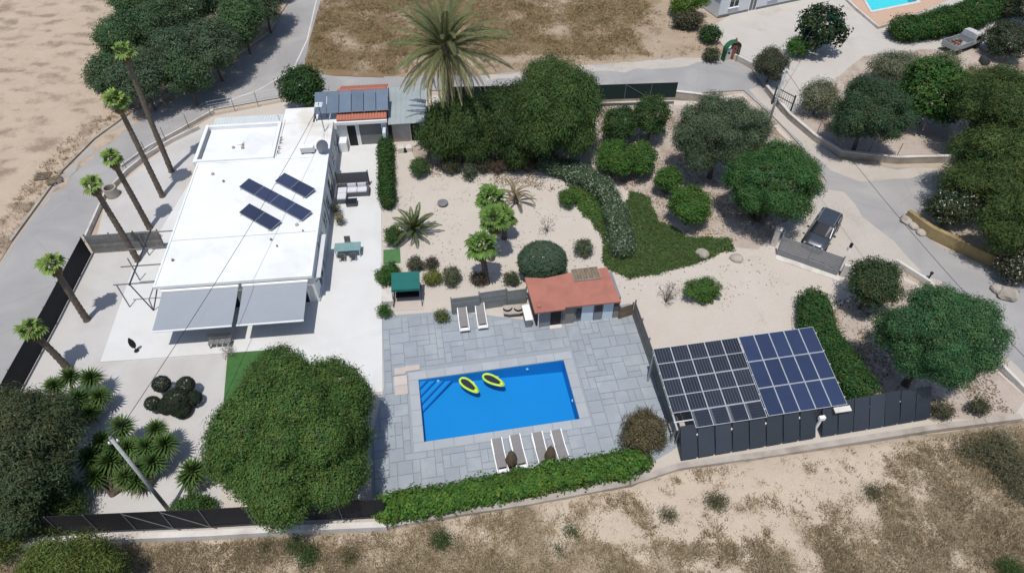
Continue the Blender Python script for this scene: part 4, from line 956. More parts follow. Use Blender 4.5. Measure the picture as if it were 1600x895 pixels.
wall('boundary_wall', 'low white kerb wall along the road outside the round tree', [(1398,411),(1450,444),(1500,505),(1556,568),(1605,618),(1760,770)], .22, .38, CONCW)
wall('retaining_wall', 'long grey retaining wall behind the orange trees', [(700,160),(860,159),(935,159),(1055,154),(1090,158),(1130,166)], .25, .75, CONC, cap=CONCW)
wall('neighbour_wall', 'curved concrete garden wall across the road with pale capping', [(1196,142),(1232,186),(1272,220),(1312,244),(1400,254),(1480,252),(1620,232),(1900,205)], .22, .55, CONC, cap=CONCW)
wall('neighbour_wall', 'short white wall beside the brick arch entrance', [(1143,90),(1160,98),(1186,112)], .2, .5, CONCW)
wall('low_white_wall', 'curved white garden wall behind the palm row by the road', [(134,378),(166,306),(200,270),(230,246),(270,222),(312,202)], .14, .38, CONCW)
wall('road_kerb', 'thin pale concrete kerb along the outer road bend', [(190,262),(232,232),(285,203),(334,175)], .14, .25, CONCW)
wall('ochre_wall', 'ochre plaster wall under the flowering bush at the junction', [(1414,342),(1450,368),(1500,392),(1572,424)], .35, .9, YELLO)
wall('gate_wall', 'white wall stub beside the sliding gate', [(1312,430),(1336,436)], .25, 1.1, CONCW)
q = g(1212, 384); o = MB().box(0, 0, .8, .4, .4, 1.6).box(0, 0, 1.63, .5, .5, .06).obj('gate_pillar', CONCW, None, (q.x-.15, q.y+.1, 0), (0, 0, -.5)); tag(o, 'white square pillar at the sliding gate', 'pillar')
def kerb_heap(px, lab, n, r, seed):
    rr = random.Random(seed); p = g(*px); t = thing('rock', lab, 'rock', (p.x, p.y, 0)); b = MB()
    bm = bmesh.new(); bmesh.ops.create_icosphere(bm, subdivisions=2, radius=r)
    for v in bm.verts: v.co *= 1+.35*noise.noise(v.co*1.7+Vector((seed, 0, 0))); v.co.z = max(v.co.z*.6, -.1)
    me = bpy.data.meshes.new('boulder'); bm.to_mesh(me); bm.free(); me.materials.append(CONC); link('boulder', me, t, (0, 0, r*.3))
for i, (px, r) in enumerate((((1416, 346), .55), ((1428, 354), .45), ((1440, 364), .4), ((1572, 462), .7), ((1560, 455), .5), ((1098, 398), .5), ((1150, 405), .45))):
    kerb_heap(px, ['rounded pale boulder at the ochre wall end', 'pale boulder in the middle of the ochre wall heap', 'small pale boulder by the ochre wall foot', 'big pale boulder lying at the shaded road edge', 'small pale stone beside the big road boulder', 'pale stone at the ground cover tip', 'flat pale stone on the sandy drive edge'][i], 1, r, i+2)
# screen fences: posts and cloth bays, each a part
def screen_fence(label, path, ht, m, every, z0=0., name='screen_fence', stay=()):
    P = [g(*q, z0) for q in path]; o0 = P[0]; t = thing(name, label, 'fence', (o0.x, o0.y, z0)); idx = 0
    for i in range(len(P)-1):
        d = P[i+1]-P[i]; n = max(1, round(d.length/every))
        for k in range(n):
            p0 = P[i].lerp(P[i+1], k/n)-o0; p1 = P[i].lerp(P[i+1], (k+1)/n)-o0
            MB().beam(Vector((p0.x, p0.y, ht/2+.03)), Vector((p1.x, p1.y, ht/2+.03)), .025, ht-.08).obj('screen_panel', m, t)
            s = Vector((-d.y, d.x, 0)).normalized()*.05; s = s if s.y < 0 else -s
            MB().cyl(p0+s, p0+s+Vector((0, 0, ht+.05)), .025, .025, 6).obj('post', GREYM, t)
            if idx in stay:
                MB().cyl(p0+s+Vector((0, 0, ht-.05)), p1+s*1.2+Vector((0, 0, .05)), .02, .02, 5).obj('stay', GREYM, t)
            idx += 1
    return t
screen_fence('black screen fence beside the road along the palm row', [(143,398),(88,507),(36,604),(-60,790)], 1.75, SCREEN, 2.6)
screen_fence('black screen fence on the white wall below the yuccas', [(40,835),(330,822),(604,806)], 1.95, SCREEN, 2.1, .6, stay=(3, 4, 10))
screen_fence('dark green screen fence on the retaining wall', [(700,160),(860,158),(935,157),(1055,153)], 1.6, SCREENG, 2.6, .83, stay=(7,))
slat_fence('board_fence', 'weathered grey horizontal board fence across the palm yard', g(147, 396), g(258, 388), 1.75, 8, WOODG, posts=4, gap=.1)
def wire_fence(label, path, ht, every, name='chain_link_fence', group=None):
    P = [g(*q) for q in path]; o0 = P[0]; t = thing(name, label, 'fence', (o0.x, o0.y, 0), 0, group)
    for i in range(len(P)-1):
        d = P[i+1]-P[i]; n = max(1, round(d.length/every))
        for k in range(n+(i == len(P)-2)):
            p = P[i].lerp(P[i+1], k/n)-o0; MB().cyl(p, p+Vector((0, 0, ht)), .03, .03, 6).obj('post', GREYM, t)
        for z in (.3, .6, .9, ht*.75, ht-.05): MB().cyl(P[i]-o0+Vector((0, 0, z)), P[i+1]-o0+Vector((0, 0, z)), .006, .006, 3).obj('wire', STEEL, t)
    return t
wire_fence('wire fence with steel posts along the road bend behind the house', [(200,268),(260,222),(330,181),(440,160),(486,154)], 1.5, 2.4)
wire_fence('wire fence on top of the curved neighbour garden wall', [(1240,190),(1312,238),(1400,247),(1480,245)], 1.5, 3.)
wire_fence('tall wire fence between pale yard and orchard behind the shed', [(1150,96),(1182,112)], 1.6, 2.)
# dark gate frame of the neighbour
a_ = g(1206, 163); b_ = g(1234, 178); t = thing('metal_gate', 'dark open-framed metal gate leaf beside the utility pole', 'gate', (a_.x, a_.y, 0), math.atan2((b_-a_).y, (b_-a_).x)); L2 = (b_-a_).length
for x in (0, L2): MB().b2(x-.06, x+.06, -.05, .05, 0, 1.9).obj('post', DARKM, t)
for z in (.3, 1.0, 1.7): MB().b2(.063, L2-.063, -.03, .03, z, z+.06).obj('rail', DARKM, t)
for k in range(1, 9): MB().b2(L2*k/9-.012, L2*k/9+.012, .031, .055, .2, 1.8).obj('bar', DARKM, t)
# sliding gate of slats
slat_fence('sliding_gate', 'grey slatted sliding gate in front of the parked car', g(1213, 398), g(1306, 431), 1.8, 12, mat('gate_slat_grey', (.22, .225, .235), (.195, .2, .21), 2., .5, .05, .4), cat='gate', pw=.1, posts=3, gap=.26)
q0, q1 = g(1212, 402), g(1312, 436); o = MB().beam(Vector(q0)+Vector((0, 0, .03)), Vector(q1)+Vector((0, 0, .03)), .5, .06).obj('gate_track', CONCW); o["kind"] = "structure"
q = g(1326, 392); t = thing('intercom_post', 'small white intercom post with black top beside the drive', 'post', (q.x, q.y, 0)); MB().b2(-.1, .1, -.1, .1, 0, .35).obj('base', PLASTW, t); MB().b2(-.08, .08, -.08, .08, .352, .75).obj('head', BLACK, t)
q = g(1447, 440); t = thing('marker_post', 'short black marker post at the kerb beside the round tree', 'post', (q.x+.3, q.y+.3, 0)); MB().cyl((0, 0, 0), (0, 0, .5), .06).obj('shaft', BLACK, t); MB().lathe([(.1, .5), (.12, .6), (.04, .68)], n=10).obj('cap', BLACK, t)
# ---------------------------------------------------------------- cars
def wheel(par, x, y, r, w_, rim=STEEL):
    t = MB().lathe([(r*.62, -w_/2), (r*.93, -w_/2), (r, -w_*.3), (r, w_*.3), (r*.93, w_/2), (r*.62, w_/2)], n=20).obj('tyre', BLACK, None, None, None, True)
    o = link('wheel', t.data, par, (x, y, r), (math.pi/2, 0, 0)); bpy.data.objects.remove(t)
    MB().lathe([(r*.6, -w_*.52), (r*.6, w_*.52), (r*.15, w_*.46)], n=14).obj('rim', rim, o)
def sect(rows):  # rows of (x, list of (y,z) half-profile) -> closed shell
    b = MB(); n = len(rows[0][1]); v = []
    for x, pr in rows: v += [(x, y, z) for y, z in pr]+[(x, -y, z) for y, z in reversed(pr)]
    m_ = 2*n; f = [(i*m_+k, (i+1)*m_+k, (i+1)*m_+(k+1) % m_, i*m_+(k+1) % m_) for i in range(len(rows)-1) for k in range(m_)]
    f += [tuple(range(m_)), tuple(reversed(range((len(rows)-1)*m_, len(rows)*m_)))]
    return b.add(v, f)
def carpaint(name, c):
    m, n, l, b = new_mat(name); b.inputs["Base Color"].default_value = (*c, 1); b.inputs["Metallic"].default_value = .55; b.inputs["Roughness"].default_value = .3
    b.inputs["Coat Weight"].default_value = .8; b.inputs["Coat Roughness"].default_value = .05; return m
CARP = carpaint('dark_grey_car_paint', (.075, .085, .10)); LAMP = mat('lamp_glass', (.55, .56, .58), None, 2., .15, 0, .6); TAIL = mat('tail_lamp_red', (.25, .01, .012), None, 2., .2, 0, .6)
f_, r_ = g(1268, 385), g(1297, 337); d = (f_-r_); ca = math.atan2(d.y, d.x); cpos = (f_+r_)/2
car = thing('parked_car', 'dark grey estate car parked nose-in behind the sliding gate', 'car', (cpos.x-.25, cpos.y-.6, .014), ca)
def pr(w0, zb, zt, wt=None): wt = wt or w0*.93; return [(w0*.55, .22), (w0*.96, .28), (w0, .5), (w0, zb), (wt, zt), (wt*.5, zt+.02)]
body = sect([(-2.18, pr(.66, .62, .72)), (-2.12, pr(.80, .7, .86)), (-1.7, pr(.87, .75, .93)), (-.9, pr(.89, .76, .94)), (.4, pr(.89, .76, .93)), (1.0, pr(.88, .74, .90)), (1.7, pr(.85, .66, .80)), (2.08, pr(.76, .55, .66)), (2.18, pr(.6, .48, .55))])
bd = body.obj('body', CARP, car, smooth=True)
sect([(-2.0, [(.60, .93), (.72, .90), (.70, .95), (.55, .98), (.4, .99), (.2, .99)]), (-1.55, [(.6, .93), (.80, .92), (.70, 1.36), (.62, 1.41), (.4, 1.42), (.2, 1.42)]), (-.2, [(.6, .93), (.81, .92), (.70, 1.40), (.63, 1.45), (.4, 1.47), (.2, 1.47)]), (.35, [(.6, .93), (.81, .92), (.69, 1.36), (.62, 1.41), (.4, 1.43), (.2, 1.43)]), (1.12, [(.60, .90), (.76, .89), (.72, .915), (.6, .93), (.4, .94), (.2, .94)])]).obj('windows', GLASSD, car, smooth=False)
rf = sect([(-1.62, [(.60, 1.375), (.66, 1.37), (.66, 1.385), (.6, 1.42), (.4, 1.435), (.2, 1.44)]), (-.2, [(.62, 1.43), (.66, 1.43), (.66, 1.45), (.6, 1.475), (.4, 1.49), (.2, 1.495)]), (.36, [(.60, 1.41), (.64, 1.40), (.64, 1.415), (.58, 1.435), (.4, 1.445), (.2, 1.45)])]).obj('roof', CARP, car)
for s in (-1, 1):
    for x, y0, z0, y1, z1 in ((.74, .77, .93, .67, 1.38), (-.45, .825, .93, .705, 1.42), (-1.75, .80, .93, .70, 1.36)):
        MB().beam((x+(.35 if x > .5 else 0), s*y0, z0), (x-(.38 if x > .5 else -.12 if x < -1 else 0), s*y1, z1), .05, .06).obj('pillar', CARP, car)
    MB().box(.72, s*.98, .98, .14, .2, .14).obj('mirror', CARP, car, bevel=.03)
    MB().box(2.02, s*.58, .60, .2, .3, .12, s*-.35).obj('headlight', LAMP, car, bevel=.03); MB().box(-2.12, s*.62, .75, .1, .28, .16).obj('tail_light', TAIL, car, bevel=.02)
    MB().b2(-1.5, .3, s*.6-.02, s*.6+.02, 1.50, 1.53).obj('roof_rail', STEEL, car)
    for x in (-1.32, 1.35): wheel(car, x, s*.80, .33, .22)
MB().box(2.17, 0, .40, .04, .5, .11).obj('number_plate', PLASTW, car)
# pickup of the neighbour
q = g(1500, 76); tk = thing('pickup_truck', 'old grey pickup truck with rusty load in the neighbour yard', 'truck', (q.x, q.y, .012), math.radians(28))
MB().b2(-2.2, 2.1, -.8, .8, .45, .62).obj('chassis', DARKM, tk)
bed = MB().b2(-2.3, .35, -.88, -.82, .63, 1.15).b2(-2.3, .35, .82, .88, .63, 1.15).b2(-2.3, -2.24, -.82, .82, .63, 1.15).b2(.29, .35, -.82, .82, .63, 1.3).b2(-2.24, .29, -.82, .82, .622, .68).obj('bed', TIN, tk)
sect([(.45, [(.5, .63), (.86, .66), (.86, .9), (.85, 1.1), (.74, 1.72), (.4, 1.76)]), (1.25, [(.5, .63), (.86, .66), (.86, .9), (.85, 1.1), (.74, 1.70), (.4, 1.74)]), (1.75, [(.5, .63), (.86, .66), (.86, .9), (.85, 1.08), (.80, 1.15), (.4, 1.17)]), (2.25, [(.5, .5), (.82, .55), (.82, .8), (.8, .95), (.74, .99), (.4, 1.0)])]).obj('cab', mat('dusty_white_paint', (.5, .5, .49), (.4, .4, .39), 2., .5, .05), tk)
MB().hexa([(1.28, -.72, 1.66), (1.78, -.78, 1.16), (1.78, .78, 1.16), (1.28, .72, 1.66)], [(1.3, -.7, 1.70), (1.82, -.76, 1.19), (1.82, .76, 1.19), (1.3, .7, 1.70)]).obj('windscreen', GLASSD, tk)
for s in (-1, 1):
    MB().b2(.6, 1.3, s*.86-.01, s*.86+.01, 1.1, 1.55).obj('side_window', GLASSD, tk)
    for x in (-1.35, 1.4): wheel(tk, x, s*.78, .34, .22)
rr = random.Random(3)
for k in range(9): MB().box(rr.uniform(-1.9, 0), rr.uniform(-.6, .6), .80+rr.uniform(0, .25), rr.uniform(.3, .8), rr.uniform(.12, .3), rr.uniform(.1, .2), rr.uniform(0, 3)).obj('load_piece', rr.choice([BRICK, WOODB, BARK]), tk)
for k in range(4): MB().box(-2.6+rr.uniform(-.2, .2), rr.uniform(-.6, .6), .5+k*.06, .7, .06, .05, rr.uniform(-.4, .4)).obj('rack_bar', TIN, tk)
for i, (px, lab) in enumerate((((1526, 62), 'old grey trailer drum lying behind the pickup'), ((1536, 100), 'dark barrel lying beside the pickup under the tree'))):
    q = g(*px); t = thing('scrap_drum', lab, 'drum', (q.x, q.y, .02), .5+i); MB().cyl((-.5, 0, .35), (.5, 0, .35), .34, .34, 14).obj('drum', TIN if i == 0 else DARKM, t); MB().cyl((-.52, 0, .35), (-.5, 0, .35), .28, .28, 12).obj('lid', DARKM, t)
# ---------------------------------------------------------------- poles and cables
def pole(label, base, topy, r=.095, arm=True):
    p = g(*base); h = hgt(base[0], base[1], topy); t = thing('utility_pole', label, 'pole', (p.x, p.y, 0)); MB().tube([(0, 0, -.2), (0, 0, h)], [r*1.25, r*.85], 10).obj('shaft', WOODP, t, smooth=True)
    MB().lathe([(r*.9, 0), (r*.7, .08), (.02, .1)], (0, 0, h), 10).obj('cap', GREYM, t)
    if arm:
        MB().box(0, 0, h-.4, .5, .07, .08, .4).obj('bracket', GREYM, t)
        for x in (-.18, .18): MB().lathe([(.04, 0), (.05, .06), (.03, .12)], (x*math.cos(.4), x*math.sin(.4), h-.36), 8).obj('insulator', PLASTW, t)
    return p+Vector((0, 0, h-.2))
t1 = pole('pale utility pole rising beside the yucca clump', (265, 798), 684)
t2 = pole('wooden utility pole at the bend beside the dark gate', (1197, 206), 106)
def cable(label, a, b, sag, r=.016):
    n = 24; o0 = Vector((a.x, a.y, a.z)); o = MB().tube([a.lerp(b, k/n)-o0-Vector((0, 0, sag*4*(k/n)*(1-k/n))) for k in range(n+1)], r, 4).obj('overhead_cable', CABLE, None, o0); return tag(o, label, 'cable')
cable('overhead cable from the yucca pole to the roof antenna mast', t1, hl(-.55, 16.6, 5.2), .5)
cable('overhead cable from the bend pole along the lower road', t2, g(1700, 660, 6.5), .8)
cable('overhead cable from the bend pole towards the neighbour yard', t2, g(1330, -60, 6.), .7)
# ring, barrow, blue thing, crates
p = g(177, 306); t = thing('concrete_ring', 'hollow concrete well ring beside the road by the palms', 'ring', (p.x, p.y, 0)); b = MB().lathe([(.5, 0), (.5, .85), (.40, .85), (.40, .1)], n=22); b.obj('ring', CONC, t)
p = g(105, 806); t = thing('blue_bin', 'small bright blue bin in the shade under the dark tree', 'bin', (p.x, p.y, .02)); MB().lathe([(.2, 0), (.26, .55)], n=14).obj('body', BLUEP, t); MB().lathe([(.28, .552), (.28, .6), (.05, .66)], n=14).obj('lid', BLUEP, t)
for px, lab in (((68, 278), 'weathered pallet lying at the field edge beside the road'), ((86, 284), 'pale broken pallet lying next to the other at the road edge')):
    p = g(*px); t = thing('wooden_pallet', lab, 'pallet', (p.x, p.y, .10), random.uniform(0, 1))
    for k in range(5): MB().b2(-.6, .6, -.5+k*.22, -.38+k*.22, .1, .13).obj('board', WOODB, t)
    for x in (-.5, 0, .5): MB().b2(x-.05, x+.05, -.5, .5, 0, .098).obj('bearer', WOODB, t)
# ---------------------------------------------------------------- neighbour house, pool and brick arch
a_ = g(1121, 28); b_ = g(1262, -2); d = b_-a_; na = math.atan2(d.y, d.x); L3 = d.length+8
nh = thing('neighbour_house', 'white neighbour house wall with grey shuttered windows', 'house', (a_.x, a_.y, 0), na)
NW = mat('neighbour_wall_paint', (.60, .63, .65), (.55, .58, .60), .8, .8, .1)
MB().b2(0, L3, 0, 9, 0, 3.1).obj('wall', NW, nh); MB().b2(-.3, L3+.3, -.3, 9.3, 3.1, 3.3).obj('roof', ROOFW, nh)
MB().b2(.02, L3, -.05, -.003, 0, .25).obj('wall_foot_strip', GREYM, nh)
for x in (1.9, 7.3, 10.6): window(nh, x, 0, .95, 1.2, 1.3, 'F', shut=True)
window(nh, 4.6, 0, .05, .9, 2.1, 'F', 'door', SHUT)
npd = thing('neighbour_pool', 'turquoise neighbour pool set in terracotta paving', 'pool')
c = sum(NP, Vector())/4
def off(p, k): d_ = (p-c).normalized(); return p+d_*k
ring_in = [off(p, .03) for p in NP]; ring_md = [off(p, .55) for p in NP]; ring_out = [g(1300, -20), g(1372, 46), g(1395, 38), g(1500, -8), g(1480, -60), g(1310, -60)]
for i in range(4):
    j = (i+1) % 4; MB().prism([ring_in[i], ring_in[j], ring_md[j], ring_md[i]], .02, .10).obj('coping', CONCW, npd)
zb = MB().add([(*p[:2], -.9) for p in NP]+[(*p[:2], .02) for p in NP], [(0, 1, 2, 3)]+[(i, i+4, (i+1) % 4+4, (i+1) % 4) for i in range(4)]).obj('basin', LINERT, npd)
MB().add([(*p[:2], -.05) for p in NP], [(0, 1, 2, 3)]).obj('water', WATERT, npd)
PAV = mat('salmon_paving', (.48, .33, .24), (.44, .30, .22), 1.5, .85, .15)
o, _ = sheet('salmon_terrace', [tuple(p[:2]) for p in ring_out], .03, PAV, world=True, holes=[[tuple(p[:2]) for p in ring_in]])
wall('neighbour_wall', 'low pale kerb round the salmon pool terrace', [(1300,-20),(1337,16),(1372,46),(1396,38)], .2, .3, CONCW)
p = g(1140, 92); ar = thing('entrance_arch', 'small brick entrance pier under a curved green arch', 'arch', (p.x, p.y, 0), .45); ar.scale = (.88, .88, .88)
b = MB(); k0 = MB().b2(-.115, .115, -.2, .2, 0, .11); bm_ = mesh('brick', k0.v, k0.f, BRICK)
pier = MB().b2(.02, .66, -.17, .17, 0, 1.75).obj('pier', CONC, ar)
for r in range(14):
    for k in range(3):
        x = .1+k*.235+(.06 if r % 2 else 0)
        if r in (9, 10) and k == 1: continue
        link('brick', bm_, pier, (min(x, .58), 0, .02+r*.125))
MB().b2(.24, .44, -.205, -.172, 1.15, 1.38).obj('niche', BLACK, pier)
MB().b2(-.75, -.02, -.12, .12, 0, 1.3).obj('side_wall', CONCW, ar); MB().b2(-.55, -.25, -.135, -.122, .75, 1.0).obj('letter_slot', BLACK, ar)
GREENP = mat('green_painted_metal', (.02, .10, .045), (.016, .08, .036), 2., .6, .05)
b = MB(); n = 12
for k in range(n):
    a0, a1 = math.pi*k/n, math.pi*(k+1)/n
    b.hexa([(r*math.cos(a)*1.0, -.35, 1.35+r*math.sin(a)*.8) for r, a in ((1.0, a0), (1.06, a0), (1.06, a1), (1.0, a1))], [(r*math.cos(a)*1.0, .35, 1.35+r*math.sin(a)*.8) for r, a in ((1.0, a0), (1.06, a0), (1.06, a1), (1.0, a1))])
b.obj('arch_roof', GREENP, ar)
for x in (-1.03, 1.03): MB().b2(x-.05, x+.05, -.3, .3, 0, 1.35).obj('arch_post', GREENP, ar)
MB().lathe([(.14, 0), (.12, .2), (.04, .3)], (.34, 0, 2.2), 8).obj('finial', BRICK, ar)
# ---------------------------------------------------------------- vegetation
C_FIC = (.074, .132, .036); C_PEP = (.064, .104, .034); C_OLV = (.098, .132, .080); C_GRN = (.060, .132, .042); C_CIT = (.068, .14, .032)
C_DRK = (.056, .096, .050); C_PIN = (.064, .10, .032); C_YEL = (.098, .130, .034); C_RND = (.058, .132, .056); C_BRN = (.125, .105, .060); C_SAGE = (.12, .14, .085)
tree('round_tree', 'huge round dense tree beside the pool deck casting shade', 'tree', (322, 592, 536, 812), .5, C_FIC, .125, .5, .8, 30, .22, seed=1, core=.86, sub=(.24, .36), rag=.09, per=18, spread=.15, lai=3.0, lump=.15, lumpf=12., hole=-.5)
PEP = 'weeping pepper trees behind the sand garden'
tree('pepper_tree', 'dark weeping pepper tree in the middle between its two neighbours', 'tree', (742, 872, 118, 250), .5, (.058, .092, .032), .24, .26, .9, 16, .2, PEP, 92, sub=(.3, .45), droop=.8, per=16, spread=.24, rag=.16, lai=2.8)
tree('pepper_tree', 'dark weeping pepper tree next to the shed', 'tree', (650, 792, 146, 252), .5, C_PEP, .24, .26, .9, 16, .2, PEP, 2, sub=(.3, .45), droop=.7, per=14, spread=.24, rag=.12, lai=3.2)
tree('pepper_tree', 'tall weeping pepper tree with bright top below the retaining wall', 'tree', (790, 942, 80, 248), .7, (.070, .116, .036), .24, .26, 1.0, 20, .24, PEP, 3, sub=(.28, .42), droop=.8, per=14, spread=.24, rag=.12, lai=3.2)
tree('olive_tree', 'large grey green olive tree in the orchard by the road', 'tree', (1046, 1206, 146, 276), .8, C_OLV, .14, .34, .85, 22, .2, seed=4, sub=(.22, .4), per=18, spread=.2, rag=.2, lai=2.4, lump=.34)
tree('leafy_tree', 'large fresh green tree shading the gate drive', 'tree', (1136, 1284, 216, 356), 1.0, C_GRN, .14, .42, .8, 20, .2, seed=5, sub=(.24, .42), per=18, spread=.18, rag=.16, lump=.3)
CIT = 'citrus trees in the orchard'
for i, (bx_, lab) in enumerate((((990, 1048, 140, 224), 'tall narrow dark citrus tree in front of the retaining wall'), ((938, 998, 164, 220), 'dark round citrus tree beside the tall narrow one'), ((928, 990, 214, 280), 'bright bushy citrus tree behind the oleander hedge'), ((972, 1026, 216, 280), 'bright small citrus tree next to the bushy citrus'), ((1022, 1066, 258, 304), 'small citrus tree touching the round citrus bush'), ((1042, 1114, 288, 354), 'round bright citrus bush beside the ground cover'))):
    tree('citrus_tree', lab, 'tree', bx_, .45, C_CIT if i > 1 else (.045, .088, .03), .15, .55, 1.2 if i == 0 else .85, 12, .1, CIT, 10+i, per=12, spread=.16, rag=.12, sub=(.34, .5))
tree('round_pine', 'large rounded green tree beside the kerb and tilted panels', 'tree', (1374, 1560, 442, 612), 1.4, C_RND, .14, .34, .95, 30, .22, seed=6, sub=(.2, .34), core=.8, per=20, spread=.17, rag=.13, lai=2.6, lump=.26, lumpf=6.)
tree('small_tree', 'small dark tree inside the gate wall', 'tree', (1322, 1410, 400, 480), 1.0, (.05, .078, .036), .15, .5, .85, 14, .12, seed=7, per=12, spread=.18, rag=.15)
tree('carob_tree', 'dark round carob tree in the neighbour garden', 'tree', (1296, 1424, 118, 232), 1.1, C_DRK, .15, .42, .85, 20, .18, seed=8, sub=(.22, .38), per=16, spread=.18, rag=.15, lai=2.6, lump=.3)
tree('fig_tree', 'bright glossy green tree beside the dark carob', 'tree', (1404, 1516, 92, 194), .7, (.046, .105, .026), .26, .7, .85, 16, .16, seed=9, per=10, spread=.2, rag=.12)
tree('fig_tree', 'dark broad-leaved fig tree beside the salmon pool terrace', 'tree', (1250, 1321, 2, 84), .5, (.03, .055, .026), .34, .75, .95, 14, .14, seed=21, per=8, spread=.24, rag=.16, lai=2.)
tree('olive_tree', 'slim grey olive tree at the dark gate', 'tree', (1182, 1230, 70, 134), .2, (.075, .085, .055), .17, .34, 1.1, 12, .1, seed=22, per=11, spread=.2, rag=.16)
SH = 'pale green shrubs in the neighbour garden'
for i, (bx_, c_, lab) in enumerate((((1356, 1440, 78, 132), C_SAGE, 'pale sage shrub in the neighbour garden behind the dark carob'), ((1250, 1312, 122, 182), (.13, .145, .085), 'loose pale shrub inside the neighbour garden wall by the gate'), ((1496, 1552, 86, 176), (.13, .145, .055), 'tall yellowish shrub beside the glossy green tree'), ((1440, 1500, 80, 130), (.1, .125, .06), 'pale shrub below the pickup truck'))):
    tree('shrub', lab, 'shrub', bx_, .05, c_, .2, .28, 1., 12, .06, SH, 30+i, per=10, spread=.26, rag=.22, lai=1.5, up=.6)
for i, (bx_, c_, lab) in enumerate((((1231, 1266, 54, 92), C_CIT, 'small bright bush at the foot of the dark fig tree'), ((1094, 1126, 36, 70), (.045, .085, .03), 'round green bush beside the entrance arch'), ((1101, 1124, 74, 96), (.08, .085, .05), 'low dull shrub at the arch side by the road'), ((1046, 1106, -22, 26), (.10, .17, .03), 'bright lime green bush beside the neighbour house'), ((1050, 1100, 18, 46), (.07, .07, .045), 'dusky shrub in front of the lime bush'), ((1542, 1610, 28, 96), (.05, .066, .04), 'dark tree beyond the pickup truck'), ((1570, 1650, -20, 40), (.045, .062, .038), 'dark tree at the neighbour yard far corner'))):
    tree('bush', lab, 'bush', bx_, .05, c_, .2, .5, .8, 10, .06, seed=40+i, per=11, spread=.2, rag=.16)
PIN = 'big pines beyond the side road'
for i, (bx_, lab) in enumerate((((1492, 1680, 96, 262), 'tall yellow green pine beyond the neighbour garden wall'), ((1476, 1640, 200, 340), 'broad pine spreading over the junction'), ((1530, 1700, 290, 414), 'low spreading pine over the ochre wall'))):
    tree('pine_tree', lab, 'tree', bx_, .6, C_PIN, .24, .22, .8, 18, .24, PIN, 50+i, sub=(.22, .4), per=20, spread=.26, rag=.2, lai=2.2, vt=.42, lump=.34)
tree('flowering_bush', 'dark bush with white flowers above the ochre wall', 'bush', (1446, 1536, 290, 354), .3, (.058, .075, .038), .16, .5, .8, 14, .08, seed=55, per=11, spread=.2, rag=.2, alt=(.58, .56, .54), pa=.055)
tree('flowering_bush', 'white flowering bush in shade at the ochre wall end', 'bush', (1560, 1625, 390, 445), .2, (.05, .055, .032), .16, .5, .8, 10, .08, seed=56, per=11, spread=.2, rag=.2, alt=(.62, .60, .58), pa=.08)
GRO = 'dense grove inside the road bend'
rg = random.Random(5)
grove = [(138, 206, 86, 152), (176, 262, 70, 168), (150, 226, 20, 100), (205, 290, -10, 90), (232, 318, 40, 140), (172, 262, -50, 40), (262, 342, -40, 60), (285, 372, 20, 122), (335, 415, -20, 84), (250, 330, 85, 150), (372, 446, -50, 48), (320, 400, -80, 10), (395, 450, -90, 10)]
for i, bx_ in enumerate(grove):
    tree('grove_tree', 'dark grey green tree crowded in the grove inside the road bend' , 'tree', bx_, 1.2, [(.070, .115, .058), (.084, .122, .072), (.068, .126, .054)][i % 3], .22, .42, .95, 13, .13, GRO, 60+i, per=12, spread=.24, rag=.18, lai=2.3, vt=.3, lump=.3)
tree('laurel_tree', 'dark glossy bush between the house back and the road', 'bush', (436, 508, 102, 172), .1, (.04, .082, .026), .22, .6, 1., 12, .1, seed=80, per=10, spread=.2, rag=.14)
tree('dark_tree', 'large dull dark tree in the corner beside the yuccas', 'tree', (-90, 118, 600, 792), 1.0, (.076, .095, .048), .19, .3, .8, 22, .22, seed=81, sub=(.28, .42), per=14, spread=.24, rag=.18, lai=2.4, droop=.25)
tree('dark_tree', 'dark tree hiding the end of the black fence in the corner', 'tree', (-70, 104, 690, 838), .6, (.06, .085, .042), .17, .34, .8, 18, .16, seed=82, sub=(.26, .42), per=16, spread=.2, rag=.2, lai=2.3)
for i, (bx_, lab) in enumerate((((-50, 52, 745, 890), 'yellow green pine at the corner of the black fence'), ((30, 195, 832, 955), 'low yellow green pine outside the white wall'), ((60, 130, 745, 840), 'small yellow green pine leaning over the black fence'))):
    tree('pine_tree', lab, 'tree', bx_, .1, C_YEL if i < 2 else C_PIN, .17, .26, .8, 16, .12, 'pines at the bottom corner', 84+i, per=15, spread=.2, rag=.2, lai=1.9, vt=.35)
tree('brown_bush', 'brownish olive bush at the deck corner by the carport', 'bush', (968, 1044, 638, 712), .1, C_BRN, .13, .4, .9, 14, .06, seed=90, per=12, spread=.14, rag=.2, lai=2.)
tree('clipped_bush', 'smooth round clipped green bush behind the pool house', 'bush', (808, 887, 375, 442), .0, (.078, .122, .078), .10, .55, .9, 0, .1, seed=91, core=1.06, per=14, spread=.06, rag=.03, lai=3.8, vt=.1, lump=.03)
# clipped topiary of balls
p0 = g(278, 650); tp = thing('ball_topiary', 'dark topiary with several clipped balls on bent stems', 'topiary', (p0.x, p0.y, .01))
for (px, py, r, z) in ((252, 600, .50, 1.0), (290, 601, .50, 1.1), (238, 630, .42, .8), (276, 627, .80, .75), (258, 634, .46, .5), (302, 622, .46, .6), (284, 640, .5, .45)):
    q = g(px, py, z); lb = [(q.x-p0.x, q.y-p0.y, z, r, r, r*.94)]
    link('clipped_ball', crown('clipped_ball', lb, .06, .6, (.034, .046, .030), 3.2, 12, .03, rag=.02, zmin=.05, vt=.12, lump=0.), tp)
    MB().tube([(0, 0, 0), ((q.x-p0.x)*.5, (q.y-p0.y)*.5, z*.3), (q.x-p0.x, q.y-p0.y, z)], [.06, .045, .03], 6).obj('stem', BARK, tp)
